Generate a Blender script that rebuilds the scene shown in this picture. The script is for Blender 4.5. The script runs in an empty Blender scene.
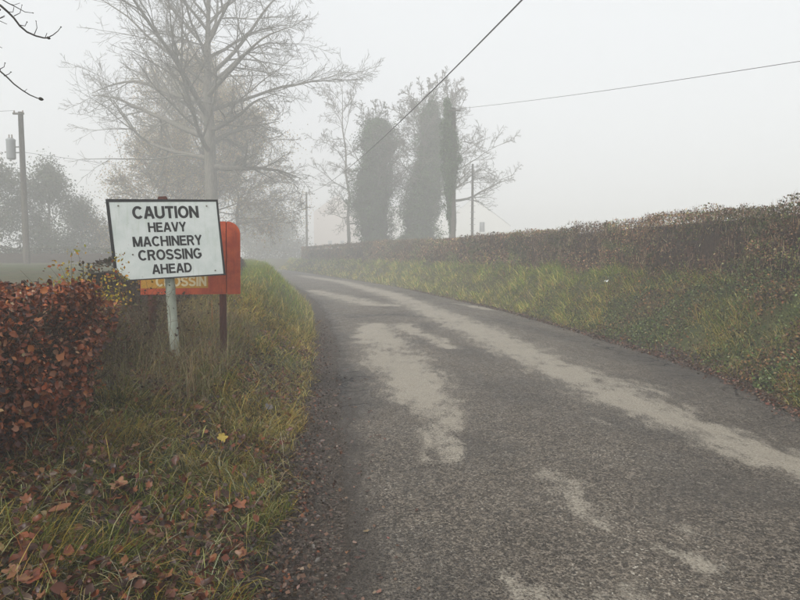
import bpy, math, random
import numpy as np
from mathutils import Vector

R = np.random.default_rng(7)
random.seed(7)
SC = bpy.context.scene
COL = SC.collection
rad = math.radians

# ------------------------------------------------------------------ camera
CAMH = 1.65
F = 622.0                       # focal length in photo pixels (800 wide)
PITCH = math.atan(44.0 / F)
cam = bpy.data.cameras.new("camera")
cam.sensor_width = 36.0
cam.lens = 36.0 * F / 800.0
cam.clip_start = 0.05
cam.clip_end = 2000
camo = bpy.data.objects.new("camera", cam)
camo.location = (0, 0, CAMH)
camo.rotation_euler = (math.pi / 2 - PITCH, 0, 0)
COL.objects.link(camo)
SC.camera = camo

# ------------------------------------------------------------------ sky, sun, exposure
SUN_EL, SUN_AZ = rad(42), rad(-140)      # hidden above the fog, behind the viewer's left shoulder
w = bpy.data.worlds.new("World")
SC.world = w
w.use_nodes = True
wn = w.node_tree
wn.nodes.clear()
sky = wn.nodes.new("ShaderNodeTexSky")
sky.sky_type = 'NISHITA'
sky.sun_disc = False
sky.sun_elevation = SUN_EL
sky.sun_rotation = SUN_AZ
sky.air_density = 1.0
sky.dust_density = 4.0
hs = wn.nodes.new("ShaderNodeHueSaturation")
hs.inputs["Saturation"].default_value = 0.16
mx = wn.nodes.new("ShaderNodeMix")
mx.data_type = 'RGBA'
mx.inputs[0].default_value = 0.93
mx.inputs[7].default_value = (4.62, 4.78, 4.92, 1)       # even cloud sheet
bg = wn.nodes.new("ShaderNodeBackground")
bg.inputs["Strength"].default_value = 0.10
wo = wn.nodes.new("ShaderNodeOutputWorld")
wn.links.new(sky.outputs[0], hs.inputs["Color"])
wn.links.new(hs.outputs[0], mx.inputs[6])
wn.links.new(mx.outputs[2], bg.inputs["Color"])
wn.links.new(bg.outputs[0], wo.inputs["Surface"])

sun = bpy.data.lights.new("sun", 'SUN')
sun.energy = 1.5
sun.angle = rad(16)
sun.color = (1.0, 0.97, 0.92)
suno = bpy.data.objects.new("sun", sun)
sd = Vector((math.sin(SUN_AZ) * math.cos(SUN_EL), math.cos(SUN_AZ) * math.cos(SUN_EL), math.sin(SUN_EL)))
suno.rotation_euler = sd.to_track_quat('Z', 'Y').to_euler()
suno.location = (10, 10, 30)
COL.objects.link(suno)

vs = SC.view_settings
vs.view_transform = 'Standard'
vs.look = 'None'
vs.exposure = 1.08
vs.gamma = 1.0
SC.cycles.volume_bounces = 8
SC.cycles.max_bounces = 10
SC.cycles.diffuse_bounces = 3
SC.cycles.transmission_bounces = 3
FOG_DENSITY = 0.0102

# ------------------------------------------------------------------ pixel <-> world
CP, SP = math.cos(PITCH), math.sin(PITCH)

def ray(px, py):
    X = (px - 400.0) / F
    Yv = (300.0 - py) / F
    return np.array([X, CP + Yv * SP, -SP + Yv * CP])

def G(px, py, z=0.0):
    d = ray(px, py)
    t = (z - CAMH) / d[2]
    return np.array([d[0] * t, d[1] * t, z])

def AT(px, py, Y):
    d = ray(px, py)
    t = Y / d[1]
    return np.array([d[0] * t, Y, CAMH + d[2] * t])

# ------------------------------------------------------------------ noise
def _hash(ix, iy, iz, seed):
    h = (ix * 374761393 + iy * 668265263 + iz * 2147483647 + seed * 974634777) & 0xFFFFFFFF
    h = ((h ^ (h >> 13)) * 1274126177) & 0xFFFFFFFF
    h = h ^ (h >> 16)
    return (h & 0xFFFF) / 65535.0

def noise(x, y, z=0.0, seed=0):
    x = np.asarray(x, float); y = np.asarray(y, float)
    z = np.zeros_like(x) + z
    y = y + np.zeros_like(x)
    ix, iy, iz = np.floor(x).astype(np.int64), np.floor(y).astype(np.int64), np.floor(z).astype(np.int64)
    fx, fy, fz = x - ix, y - iy, z - iz
    fx = fx * fx * (3 - 2 * fx); fy = fy * fy * (3 - 2 * fy); fz = fz * fz * (3 - 2 * fz)
    r = 0
    for a in (0, 1):
        for b in (0, 1):
            for c in (0, 1):
                r = r + _hash(ix + a, iy + b, iz + c, seed) * (fx if a else 1 - fx) * (fy if b else 1 - fy) * (fz if c else 1 - fz)
    return r

def fbm(x, y, z=0.0, seed=0, octv=3):
    r, a, s, t = 0, 1.0, 1.0, 0
    for o in range(octv):
        r = r + a * noise(np.asarray(x) * s, np.asarray(y) * s, np.asarray(z) * s, seed + o * 17)
        t += a; a *= 0.5; s *= 2.03
    return r / t

def sstep(a, b, x):
    t = np.clip((x - a) / (b - a), 0, 1)
    return t * t * (3 - 2 * t)

# ------------------------------------------------------------------ the road in plan
def curve_from(pts, tail, lo):
    pts = sorted([tuple(G(px, py)[:2][::-1]) for px, py in pts])
    ys = [p[0] for p in lo] + [p[0] for p in pts] + [p[0] for p in tail]
    xs = [p[1] for p in lo] + [p[1] for p in pts] + [p[1] for p in tail]
    yy = np.arange(-40, 330, 0.25)
    xx = np.interp(yy, ys, xs)
    for n, lo_, hi_ in ((9, -40, 14), (25, 14, 40), (61, 40, 400)):
        k = np.hanning(n + 2)[1:-1]; k /= k.sum()
        s = np.convolve(np.pad(xx, n, mode='edge'), k, mode='same')[n:-n]
        m = sstep(lo_ - 3, lo_ + 3, yy)
        xx = xx * (1 - m) + s * m
    return yy, xx

_tailL = [(85, -22.5), (100, -31), (130, -52), (180, -90), (330, -190)]
_tailR = [(80, -16.0), (100, -25), (130, -45), (180, -82), (330, -180)]
YL, XL = curve_from([(254, 600), (281, 510), (302, 420), (310, 375), (316, 345), (310, 307), (290, 287), (262, 271)],
                    _tailL, [(-40, 0.6), (-10, -0.3), (0, -0.6)])
YR, XR = curve_from([(800, 412), (750, 387), (700, 367), (650, 352), (600, 337), (534, 318), (500, 309), (450, 298), (400, 287), (350, 279), (302, 272)],
                    _tailR, [(-40, 3.2), (-10, 3.6), (0, 3.9), (4, 4.15)])

def xL(Y): return np.interp(Y, YL, XL)
def xR(Y): return np.interp(Y, YR, XR)
def cosd(Y):
    s = (xR(np.asarray(Y) + 1.0) - xR(np.asarray(Y) - 1.0)) / 2.0
    return 1 / np.sqrt(1 + s * s)
def xTar(Y):        # left edge of the tarmac
    return xL(Y) + 0.36 + 0.10 * (noise(np.asarray(Y) * 1.7, 3.3, 0, 5) - .5) + 0.12 * (noise(np.asarray(Y) * 5.1, 8.3, 0, 6) - .5)
def xTarR(Y):
    return xR(Y) - 0.10 + 0.10 * (noise(np.asarray(Y) * 2.3, 1.3, 0, 9) - .5)

HY = [-40, 0, 3, 4.3, 6.2, 12, 20, 30, 60, 100]
HH = [.34, .34, .36, .46, .62, .86, 1.12, 1.2, 1.15, 1.1]

def ground_z(x, Y, rough=True):
    x = np.asarray(x, float); Y = np.asarray(Y, float)
    c = cosd(Y)
    v = (xL(Y) - x) * c
    u = (x - xR(Y)) * c
    z = np.full(np.broadcast(x, Y).shape, -0.055)
    H = np.interp(Y, HY, HH)
    zl = -0.02 + 0.07 * sstep(-0.05, 0.12, v) + (H - .05) * sstep(0.0, 1.35, v)
    zr = -0.03 + 0.12 * sstep(0, .2, u) + 1.15 * sstep(0.05, 1.75, u) - 0.25 * sstep(3, 6, u)
    z = np.where(v > -0.45, np.where(v > -0.05, zl, -0.02), z)
    z = np.where(u > -0.2, np.where(u > 0, zr, -0.03), z)
    if rough:
        n = (fbm(x * 2.2, Y * 2.2, 0, 21) - .5)
        z = z + n * (.14 * sstep(0.05, .5, v) + .34 * sstep(0.05, .6, u)) + (noise(x * 9, Y * 9, 0, 22) - .5) * .012
    far = np.maximum(sstep(10, 120, v), sstep(10, 120, u))
    return z + far * (fbm(x * .02, Y * .02, 0, 4) - .3) * 2.0

# ------------------------------------------------------------------ object helpers
def props(o, label=None, cat=None, group=None, kind=None):
    if label: o["label"] = label
    if cat: o["category"] = cat
    if group: o["group"] = group
    if kind: o["kind"] = kind
    return o

def empty(name, loc, label=None, cat=None, group=None):
    o = bpy.data.objects.new(name, None)
    o.empty_display_size = 0.2
    o.location = tuple(float(a) for a in loc)
    COL.objects.link(o)
    return props(o, label, cat, group)

def raw_mesh(name, V, faces, col=None, smooth=False, uv=None, attrs=None):
    """faces: list of integer arrays (n,k)"""
    me = bpy.data.meshes.new(name)
    V = np.asarray(V, np.float32)
    faces = [np.asarray(f, np.int32) for f in faces if len(f)]
    me.vertices.add(len(V))
    me.vertices.foreach_set("co", V.ravel())
    nl = sum(f.size for f in faces); nf = sum(len(f) for f in faces)
    me.loops.add(nl); me.polygons.add(nf)
    me.loops.foreach_set("vertex_index", np.concatenate([f.ravel() for f in faces]))
    tot = np.concatenate([np.full(len(f), f.shape[1], np.int32) for f in faces])
    start = np.concatenate([[0], np.cumsum(tot)[:-1]]).astype(np.int32)
    me.polygons.foreach_set("loop_start", start)
    me.polygons.foreach_set("loop_total", tot)
    if smooth:
        me.polygons.foreach_set("use_smooth", np.ones(nf, bool))
    me.update(calc_edges=True)
    if col is not None:
        a = me.color_attributes.new("Col", 'FLOAT_COLOR', 'POINT')
        c = np.ones((len(V), 4), np.float32); c[:, :3] = col
        a.data.foreach_set("color", c.ravel())
    for k, vals in (attrs or {}).items():
        a = me.attributes.new(k, 'FLOAT', 'POINT')
        a.data.foreach_set("value", np.asarray(vals, np.float32))
    return me

def link(name, me, mat, parent=None, loc=None, **kw):
    me.materials.clear()
    me.materials.append(mat)
    o = bpy.data.objects.new(name, me)
    COL.objects.link(o)
    if parent is not None:
        o.parent = parent
        if loc is None:      # geometry given in world coordinates
            o.location = tuple(-np.array(parent.matrix_basis.translation)) if parent.type == 'EMPTY' and tuple(parent.rotation_euler) == (0, 0, 0) else (0, 0, 0)
        else:
            o.location = loc
    elif loc is not None:
        o.location = loc
    return props(o, **kw)

# ------------------------------------------------------------------ materials
class NB:
    def __init__(s, name):
        s.m = bpy.data.materials.new(name); s.m.use_nodes = True
        s.t = s.m.node_tree; s.t.nodes.clear()
        s.out = s.t.nodes.new("ShaderNodeOutputMaterial")
    def n(s, t, **kw):
        nd = s.t.nodes.new(t)
        for k, v in kw.items(): setattr(nd, k, v)
        return nd
    def l(s, a, b): s.t.links.new(a, b)
    def val(s, v): 
        nd = s.n("ShaderNodeValue"); nd.outputs[0].default_value = v; return nd.outputs[0]
    def setin(s, inp, v):
        if hasattr(v, "is_linked") or hasattr(v, "links"): s.l(v, inp)
        else: inp.default_value = v
    def noise(s, scale, detail=4, rough=.5, vec=None, dist=0.0):
        nd = s.n("ShaderNodeTexNoise"); nd.inputs["Scale"].default_value = scale
        nd.inputs["Detail"].default_value = detail; nd.inputs["Roughness"].default_value = rough
        nd.inputs["Distortion"].default_value = dist
        if vec is not None: s.l(vec, nd.inputs["Vector"])
        return nd.outputs["Fac"]
    def voro(s, scale, feature='F1', out="Distance", vec=None):
        nd = s.n("ShaderNodeTexVoronoi", feature=feature); nd.inputs["Scale"].default_value = scale
        if vec is not None: s.l(vec, nd.inputs["Vector"])
        return nd.outputs[out]
    def math(s, op, a, b=0.0, clamp=False):
        nd = s.n("ShaderNodeMath", operation=op, use_clamp=clamp)
        s.setin(nd.inputs[0], a); s.setin(nd.inputs[1], b); return nd.outputs[0]
    def step(s, x, lo, hi, a=0.0, b=1.0):
        nd = s.n("ShaderNodeMapRange", interpolation_type='SMOOTHSTEP')
        s.setin(nd.inputs[0], x)
        for i, v in zip((1, 2, 3, 4), (lo, hi, a, b)): nd.inputs[i].default_value = v
        return nd.outputs[0]
    def mix(s, f, a, b, mode='MIX'):
        nd = s.n("ShaderNodeMix", data_type='RGBA', blend_type=mode)
        s.setin(nd.inputs[0], f)
        for i, v in ((6, a), (7, b)):
            s.setin(nd.inputs[i], v if not isinstance(v, tuple) else (*v, 1) if len(v) == 3 else v)
        return nd.outputs[2]
    def attr(s, name, out="Color"):
        nd = s.n("ShaderNodeAttribute", attribute_name=name); return nd.outputs[out]
    def pos(s):
        return s.n("ShaderNodeNewGeometry").outputs["Position"]
    def objc(s):
        return s.n("ShaderNodeTexCoord").outputs["Object"]
    def principled(s, col, rough=.7, spec=.5, bump=None, bs=.3, bd=.01, metal=0.0, trans=0.0):
        p = s.n("ShaderNodeBsdfPrincipled")
        s.setin(p.inputs["Base Color"], col if not isinstance(col, tuple) else (*col, 1))
        s.setin(p.inputs["Roughness"], rough)
        s.setin(p.inputs["Specular IOR Level"], spec)
        p.inputs["Metallic"].default_value = metal
        if bump is not None:
            b = s.n("ShaderNodeBump"); b.inputs["Strength"].default_value = bs; b.inputs["Distance"].default_value = bd
            s.l(bump, b.inputs["Height"]); s.l(b.outputs[0], p.inputs["Normal"])
        if trans > 0:
            t = s.n("ShaderNodeBsdfTranslucent"); s.setin(t.inputs["Color"], col if not isinstance(col, tuple) else (*col, 1))
            m = s.n("ShaderNodeMixShader"); m.inputs[0].default_value = trans
            s.l(p.outputs[0], m.inputs[1]); s.l(t.outputs[0], m.inputs[2]); s.l(m.outputs[0], s.out.inputs[0])
        else:
            s.l(p.outputs[0], s.out.inputs[0])
        return s.m

def leaf_mat(name, rough=.55, spec=.4, trans=.25, ns=60):
    b = NB(name)
    c = b.mix(b.math('MULTIPLY', b.noise(ns, 3), .55), b.attr("Col"), (.02, .012, .008))
    return b.principled(c, rough, spec, trans=trans)

M_GRASS = leaf_mat("grass_blades", .65, .12, .3, 30)
M_LEAF = leaf_mat("dead_leaves", .4, .32, .12, 55)
M_HEDGE = leaf_mat("hedge_leaves", .65, .12, .2, 40)
M_FARLEAF = leaf_mat("distant_foliage", .7, .2, .1, 3)

def bark_mat(name, c1, c2, scale=14, bs=.6):
    b = NB(name)
    v = b.n("ShaderNodeMapping"); v.inputs["Scale"].default_value = (1, 1, .25); b.l(b.objc(), v.inputs[0])
    n = b.noise(scale, 6, .6, v.outputs[0]); n2 = b.noise(1.7, 3, .5, b.objc())
    c = b.mix(b.step(n, .35, .7), c1, c2)
    c = b.mix(b.step(n2, .5, .75, 0, .5), c, (.09, .10, .055))
    return b.principled(c, .85, .2, n, bs, .02)
M_BARK = bark_mat("grey_bark", (.09, .082, .066), (.20, .18, .145))
M_TWIG = bark_mat("twig_bark", (.045, .028, .018), (.15, .10, .065), 40)
M_DTWIG = bark_mat("dark_bark", (.02, .016, .014), (.05, .04, .035), 40)
M_POLE = bark_mat("creosoted_pole_wood", (.05, .042, .034), (.12, .10, .08), 22)

# ------------------------------------------------------------------ geometry generators
def blades(pos, length, width, heading, lean, bend, cb, ct, seg=3, sidejit=.9):
    """curved grass blades; every array has N rows"""
    N = len(pos)
    ts = np.array([0, .38, .72, 1.0]) if seg == 3 else np.array([0, .55, 1.0])
    hx, hy = np.cos(heading), np.sin(heading)
    sa = heading + math.pi / 2 + (R.random(N) - .5) * 2 * sidejit
    side = np.stack([np.cos(sa), np.sin(sa), np.zeros(N)], 1)
    P = [pos]
    p = pos.copy()
    for i in range(1, len(ts)):
        tm = (ts[i] + ts[i - 1]) / 2
        th = lean + bend * tm
        d = np.stack([np.sin(th) * hx, np.sin(th) * hy, np.cos(th)], 1)
        p = p + d * (length * (ts[i] - ts[i - 1]))[:, None]
        P.append(p)
    wv = np.array([1.0, .85, .55, 0]) if seg == 3 else np.array([1, .7, 0])
    rows = []; cols = []
    for i in range(len(ts) - 1):
        hw = (width * wv[i] * .5)[:, None]
        rows += [P[i] - side * hw, P[i] + side * hw]
        c = cb * (1 - ts[i]) + ct * ts[i]
        cols += [c, c]
    rows.append(P[-1]); cols.append(ct)
    k = len(rows)
    V = np.stack(rows, 1).reshape(-1, 3)
    C = np.stack(cols, 1).reshape(-1, 3)
    base = (np.arange(N) * k)[:, None]
    quads = [base + np.array([[2 * i, 2 * i + 1, 2 * i + 3, 2 * i + 2]]) for i in range(len(ts) - 2)]
    q = np.concatenate(quads)
    t = base + np.array([[k - 3, k - 2, k - 1]])
    return V, [q, t], C

def frames(N, updir=None, spread=1.0):
    n = R.normal(size=(N, 3))
    if updir is not None:
        n = updir + n * spread
    n /= np.linalg.norm(n, axis=1)[:, None] + 1e-9
    a = R.normal(size=(N, 3))
    a -= n * (a * n).sum(1)[:, None]
    a /= np.linalg.norm(a, axis=1)[:, None] + 1e-9
    b = np.cross(n, a)
    return a, b, n

LEAF4 = (np.array([[-.5, 0, 0], [0, -.3, .09], [.5, 0, 0.02], [0, .3, .09], [0, 0, -.0]]),
         [np.array([[0, 1, 4], [1, 2, 4], [2, 3, 4], [3, 0, 4]])])
LEAF2 = (np.array([[-.5, 0, 0], [0, -.3, .08], [.5, 0, 0], [0, .3, .08]]), [np.array([[0, 1, 2], [0, 2, 3]])])
def oval_leaf(curl, wob, seed, wid=.3):
    r = np.random.default_rng(seed)
    ts = np.array([-.5, -.3, 0.0, .3, .5])
    ws = np.array([.03, .72, 1.0, .62, 0.0]) * wid
    V = []; 
    for t, w_ in zip(ts, ws):
        zc = curl * (t * t) * 1.3 + r.normal() * .012
        w1, w2 = w_ * (1 + wob * r.normal()), w_ * (1 + wob * r.normal())
        V += [[t, -w1, zc + abs(w1) * .45 + r.normal() * wob * .15], [t, 0, zc], [t, w2, zc + abs(w2) * .45 + r.normal() * wob * .15]]
    V = np.array(V)
    q = []
    for i in range(len(ts) - 1):
        a = i * 3
        q += [[a, a + 1, a + 4, a + 3], [a + 1, a + 2, a + 5, a + 4]]
    # petiole
    n = len(V)
    V = np.vstack([V, [[-.72, -.008, .04], [-.72, .008, .04], [-.49, .01, 0], [-.49, -.01, 0]]])
    q.append([n, n + 1, n + 2, n + 3])
    return V, [np.array(q)]
OVALS = [oval_leaf(.55, .12, 1), oval_leaf(-.8, .18, 2, .33), oval_leaf(1.3, .22, 3, .27), oval_leaf(.3, .3, 4, .36)]

def scatter(template, pos, size, fr, col, aspect=None):
    TV, TF = template
    a, b, n = fr
    N = len(pos); k = len(TV)
    asp = np.ones(N) if aspect is None else aspect
    V = (pos[:, None, :] + size[:, None, None] * (TV[None, :, 0, None] * a[:, None, :] + TV[None, :, 1, None] * (b * asp[:, None])[:, None, :] + TV[None, :, 2, None] * n[:, None, :])).reshape(-1, 3)
    C = np.repeat(col, k, axis=0)
    base = (np.arange(N) * k)[:, None, None]
    Fs = [(f[None] + base).reshape(-1, f.shape[1]) for f in TF]
    return V, Fs, C

def merge(parts):
    Vs, Cs, D = [], [], {}
    off = 0
    for V, Fs, C in parts:
        Vs.append(V); Cs.append(C)
        for f in Fs:
            D.setdefault(f.shape[1], []).append(f + off)
        off += len(V)
    return np.concatenate(Vs), [np.concatenate(x) for x in D.values()], np.concatenate(Cs)

def pick(N, palette, weights=None, jit=.25):
    p = np.array(palette)
    wts = np.ones(len(p)) / len(p) if weights is None else np.array(weights, float) / np.sum(weights)
    c = p[R.choice(len(p), N, p=wts)]
    return np.clip(c * (1 + jit * R.normal(size=(N, 1))) * (1 + .08 * R.normal(size=(N, 3))), .004, .8)

def tubes(polys, k):
    """polys: list of (pts (n,3), radii (n)) -> V, [quads]"""
    by = {}
    for p, r in polys:
        by.setdefault(len(p), []).append((p, r))
    Vs, Qs, off = [], [], 0
    for n, lst in by.items():
        P = np.array([a for a, _ in lst]); Rr = np.array([b for _, b in lst])
        T = np.gradient(P, axis=1)
        T /= np.linalg.norm(T, axis=2, keepdims=True) + 1e-9
        m = P[:, -1] - P[:, 0]; m /= np.linalg.norm(m, axis=1, keepdims=True) + 1e-9
        ref = np.where(np.abs(m[:, 2:3]) > .8, np.array([[1., 0, 0]]), np.array([[0, 0, 1.]]))
        A = np.cross(T, ref[:, None, :]); A /= np.linalg.norm(A, axis=2, keepdims=True) + 1e-9
        B = np.cross(T, A)
        an = np.arange(k) * 2 * math.pi / k
        V = P[:, :, None, :] + Rr[:, :, None, None] * (A[:, :, None, :] * np.cos(an)[None, None, :, None] + B[:, :, None, :] * np.sin(an)[None, None, :, None])
        Vs.append(V.reshape(-1, 3))
        m_ = len(lst)
        bi = (np.arange(m_) * n * k)[:, None, None] + (np.arange(n - 1) * k)[None, :, None]
        j = np.arange(k)[None, None, :]; j2 = (j + 1) % k
        q = np.stack([bi + j, bi + j2, bi + k + j2, bi + k + j], -1).reshape(-1, 4)
        Qs.append(q + off); off += m_ * n * k
    return np.concatenate(Vs), [np.concatenate(Qs)]

def box_vf(x0, x1, y0, y1, z0, z1, bev=0.0):
    V = np.array([[x, y, z] for z in (z0, z1) for y in (y0, y1) for x in (x0, x1)], float)
    Fq = np.array([[0, 2, 3, 1], [4, 5, 7, 6], [0, 1, 5, 4], [2, 6, 7, 3], [0, 4, 6, 2], [1, 3, 7, 5]])
    return V, Fq

def prism_on_plane(poly, O, U, Vv, N, d0, d1):
    """polygon (n,2) in plane coordinates, extruded from offset d0 to d1 along N"""
    poly = np.asarray(poly, float); n = len(poly)
    a = O + poly[:, :1] * U + poly[:, 1:] * Vv
    V = np.vstack([a + N * d0, a + N * d1])
    return V, n

def link_prism(name, poly, O, U, Vv, N, d0, d1, mat, parent, **kw):
    V, n = prism_on_plane(poly, O, U, Vv, N, d0, d1)
    me = bpy.data.meshes.new(name)
    fs = [list(range(n))[::-1], [n + i for i in range(n)]] + [[i, (i + 1) % n, n + (i + 1) % n, n + i] for i in range(n)]
    me.from_pydata([tuple(v) for v in V], [], fs); me.update()
    return link(name, me, mat, parent, **kw)

# ------------------------------------------------------------------ haze
def add_haze():
    V, q = box_vf(-334, 334, -60, 336, -3.0, 21.5)
    b = NB("fog")
    pv = b.n("ShaderNodeVolumePrincipled")
    pv.inputs["Color"].default_value = (1.0, 1.0, 1.0, 1)
    pv.inputs["Density"].default_value = FOG_DENSITY
    pv.inputs["Anisotropy"].default_value = 0.0
    b.l(pv.outputs[0], b.out.inputs["Volume"])
    link("haze", raw_mesh("haze", V, [q]), b.m, kind="stuff", label="pale grey fog filling the lane and fields")

# ------------------------------------------------------------------ ground sheet
def build_ground():
    ys = np.concatenate([np.arange(-58, -8, 5.0), np.arange(-8, 2, .5), np.arange(2, 12, .08), np.arange(12, 30, .2), np.arange(30, 80, .8), np.arange(80, 140, 3), np.arange(140, 331, 10)])
    la = np.concatenate([-np.geomspace(3, 330, 34)[::-1], np.arange(-2.95, -.5, .07), [-.45, -.3, -.15, 0.0]])
    lb = np.concatenate([[0.0, .1, .2], np.arange(.25, 2.4, .09), np.geomspace(2.5, 330, 30)])
    rows = []
    for Y in ys:
        c = float(cosd(Y))
        L = float(xL(Y)); Rr = float(xR(Y))
        ax = L + la / max(c, .5); bx = Rr + lb / max(c, .5)
        mid = np.linspace(L, Rr, 8)[1:-1]
        x = np.concatenate([ax, [L + .4], mid[1:], bx])
        x = np.clip(np.maximum.accumulate(x), -332, 332)
        rows.append(x)
    X = np.array(rows); Yg = np.repeat(ys[:, None], X.shape[1], 1)
    Z = ground_z(X, Yg)
    c = cosd(Yg); v = (xL(Yg) - X) * c; u = (X - xR(Yg)) * c
    under = (v < -.42) & (u < -.12)
    Z[under] = -.09
    dirt = (1 - sstep(0.0, .25, v)) * (v > -.6) + (1 - sstep(0.05, .35, u)) * (u > -.4)
    n, m = X.shape
    V = np.stack([X, Yg, Z], -1).reshape(-1, 3)
    i = np.arange(n - 1)[:, None] * m + np.arange(m - 1)[None]
    q = np.stack([i, i + 1, i + m + 1, i + m], -1).reshape(-1, 4)
    me = raw_mesh("ground", V, [q], smooth=True, attrs={"dirt": dirt.ravel()})
    b = NB("verge_soil")
    p = b.pos()
    n1 = b.noise(3.0, 5, .6, p); n2 = b.noise(45, 4, .6, p); n3 = b.noise(.35, 3, .5, p)
    grass = b.mix(b.step(n1, .35, .65), (.035, .042, .012), (.075, .06, .025))
    grass = b.mix(b.step(n2, .45, .7, 0, .6), grass, (.10, .075, .035))
    grass = b.mix(b.step(n3, .4, .7, 0, .6), grass, (.055, .085, .02))
    soil = b.mix(b.step(n2, .3, .75), (.02, .015, .011), (.085, .065, .05))
    stones = b.voro(70, out="Color", vec=p)
    sp = b.n("ShaderNodeSeparateColor"); b.l(stones, sp.inputs[0])
    soil = b.mix(b.step(sp.outputs[0], .8, .95, 0, .7), soil, (.17, .14, .115))
    d = b.math('ADD', b.attr("dirt", "Fac"), b.math('MULTIPLY', b.math('SUBTRACT', n1, .5), .5))
    c = b.mix(b.step(d, .35, .65), grass, soil)
    b.principled(c, .85, .25, b.math('ADD', n2, b.math('MULTIPLY', b.voro(70, vec=p), .7)), .8, .02)
    link("ground", me, b.m, kind="structure", label="rough grassy ground of the verges and fields beside the lane")

# ------------------------------------------------------------------ road
PALE = [  # strips of worn pale tarmac and one painted puddle sheen: (px, py, half width in metres) measured on the ground, and a strength
    ([(372, 326, .30), (385, 345, .42), (400, 365, .42), (415, 385, .38), (430, 405, .30)], 1.0),
    ([(430, 403, .28), (443, 430, .24), (452, 462, .12)], .78),
    ([(300, 276, .5), (345, 283, .5), (395, 297, .5), (440, 316, .48), (500, 344, .44), (545, 364, .40), (600, 388, .44), (650, 411, .38), (700, 434, .30), (750, 458, .24), (800, 480, .22)], 1.0),
    ([(312, 291, .35), (345, 299, .5), (372, 306, .5), (400, 307, .3)], .9),
    ([(400, 326, .28), (425, 338, .22), (450, 350, .16)], .85),
    ([(540, 476, .05), (558, 486, .10), (580, 504, .10), (592, 517, .06)], .66),
    ([(495, 565, .06), (520, 578, .12), (540, 596, .12)], .68),
    ([(640, 548, .05), (668, 560, .08), (690, 574, .05)], .64),
    ([(770, 462, .1), (830, 476, .2)], .85),
    ([(455, 304, .15), (490, 310, .25)], .85),  # reflective puddle patch, its sheen painted as pale colour
    ([(600, 425, .06), (614, 430, .08)], .7), ([(660, 520, .04), (672, 528, .05)], .7),
    ([(590, 590, .08), (610, 600, .1)], .66), ([(430, 395, .1), (470, 415, .05)], .6),
]
DARK = [([(345, 366, .12), (352, 385, .22), (350, 405, .20), (350, 416, .1)], 1.0), ([(362, 375, .06), (372, 384, .05)], 1),([(352, 318, .12), (390, 316, .14), (430, 319, .10)], 1), ([(350, 372, .10), (358, 392, .13), (352, 410, .12)], 1),
        ([(500, 322, .25), (620, 352, .3), (720, 385, .35), (800, 425, .4)], .8), ([(430, 372, .18), (520, 400, .4)], .6)]

def strip_field(X, Y, strips):
    out = np.zeros_like(X)
    for pts, s in strips:
        W = [(G(px, py)[0], G(px, py)[1], h) for px, py, h in pts]
        for (x0, y0, h0), (x1, y1, h1) in zip(W[:-1], W[1:]):
            dx, dy = x1 - x0, y1 - y0
            t = np.clip(((X - x0) * dx + (Y - y0) * dy) / (dx * dx + dy * dy + 1e-9), 0, 1)
            d = np.hypot(X - (x0 + t * dx), Y - (y0 + t * dy))
            h = h0 + (h1 - h0) * t
            out = np.maximum(out, s * np.clip(1.25 - .62 * d / h, 0, 1.0))
    return out

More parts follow.
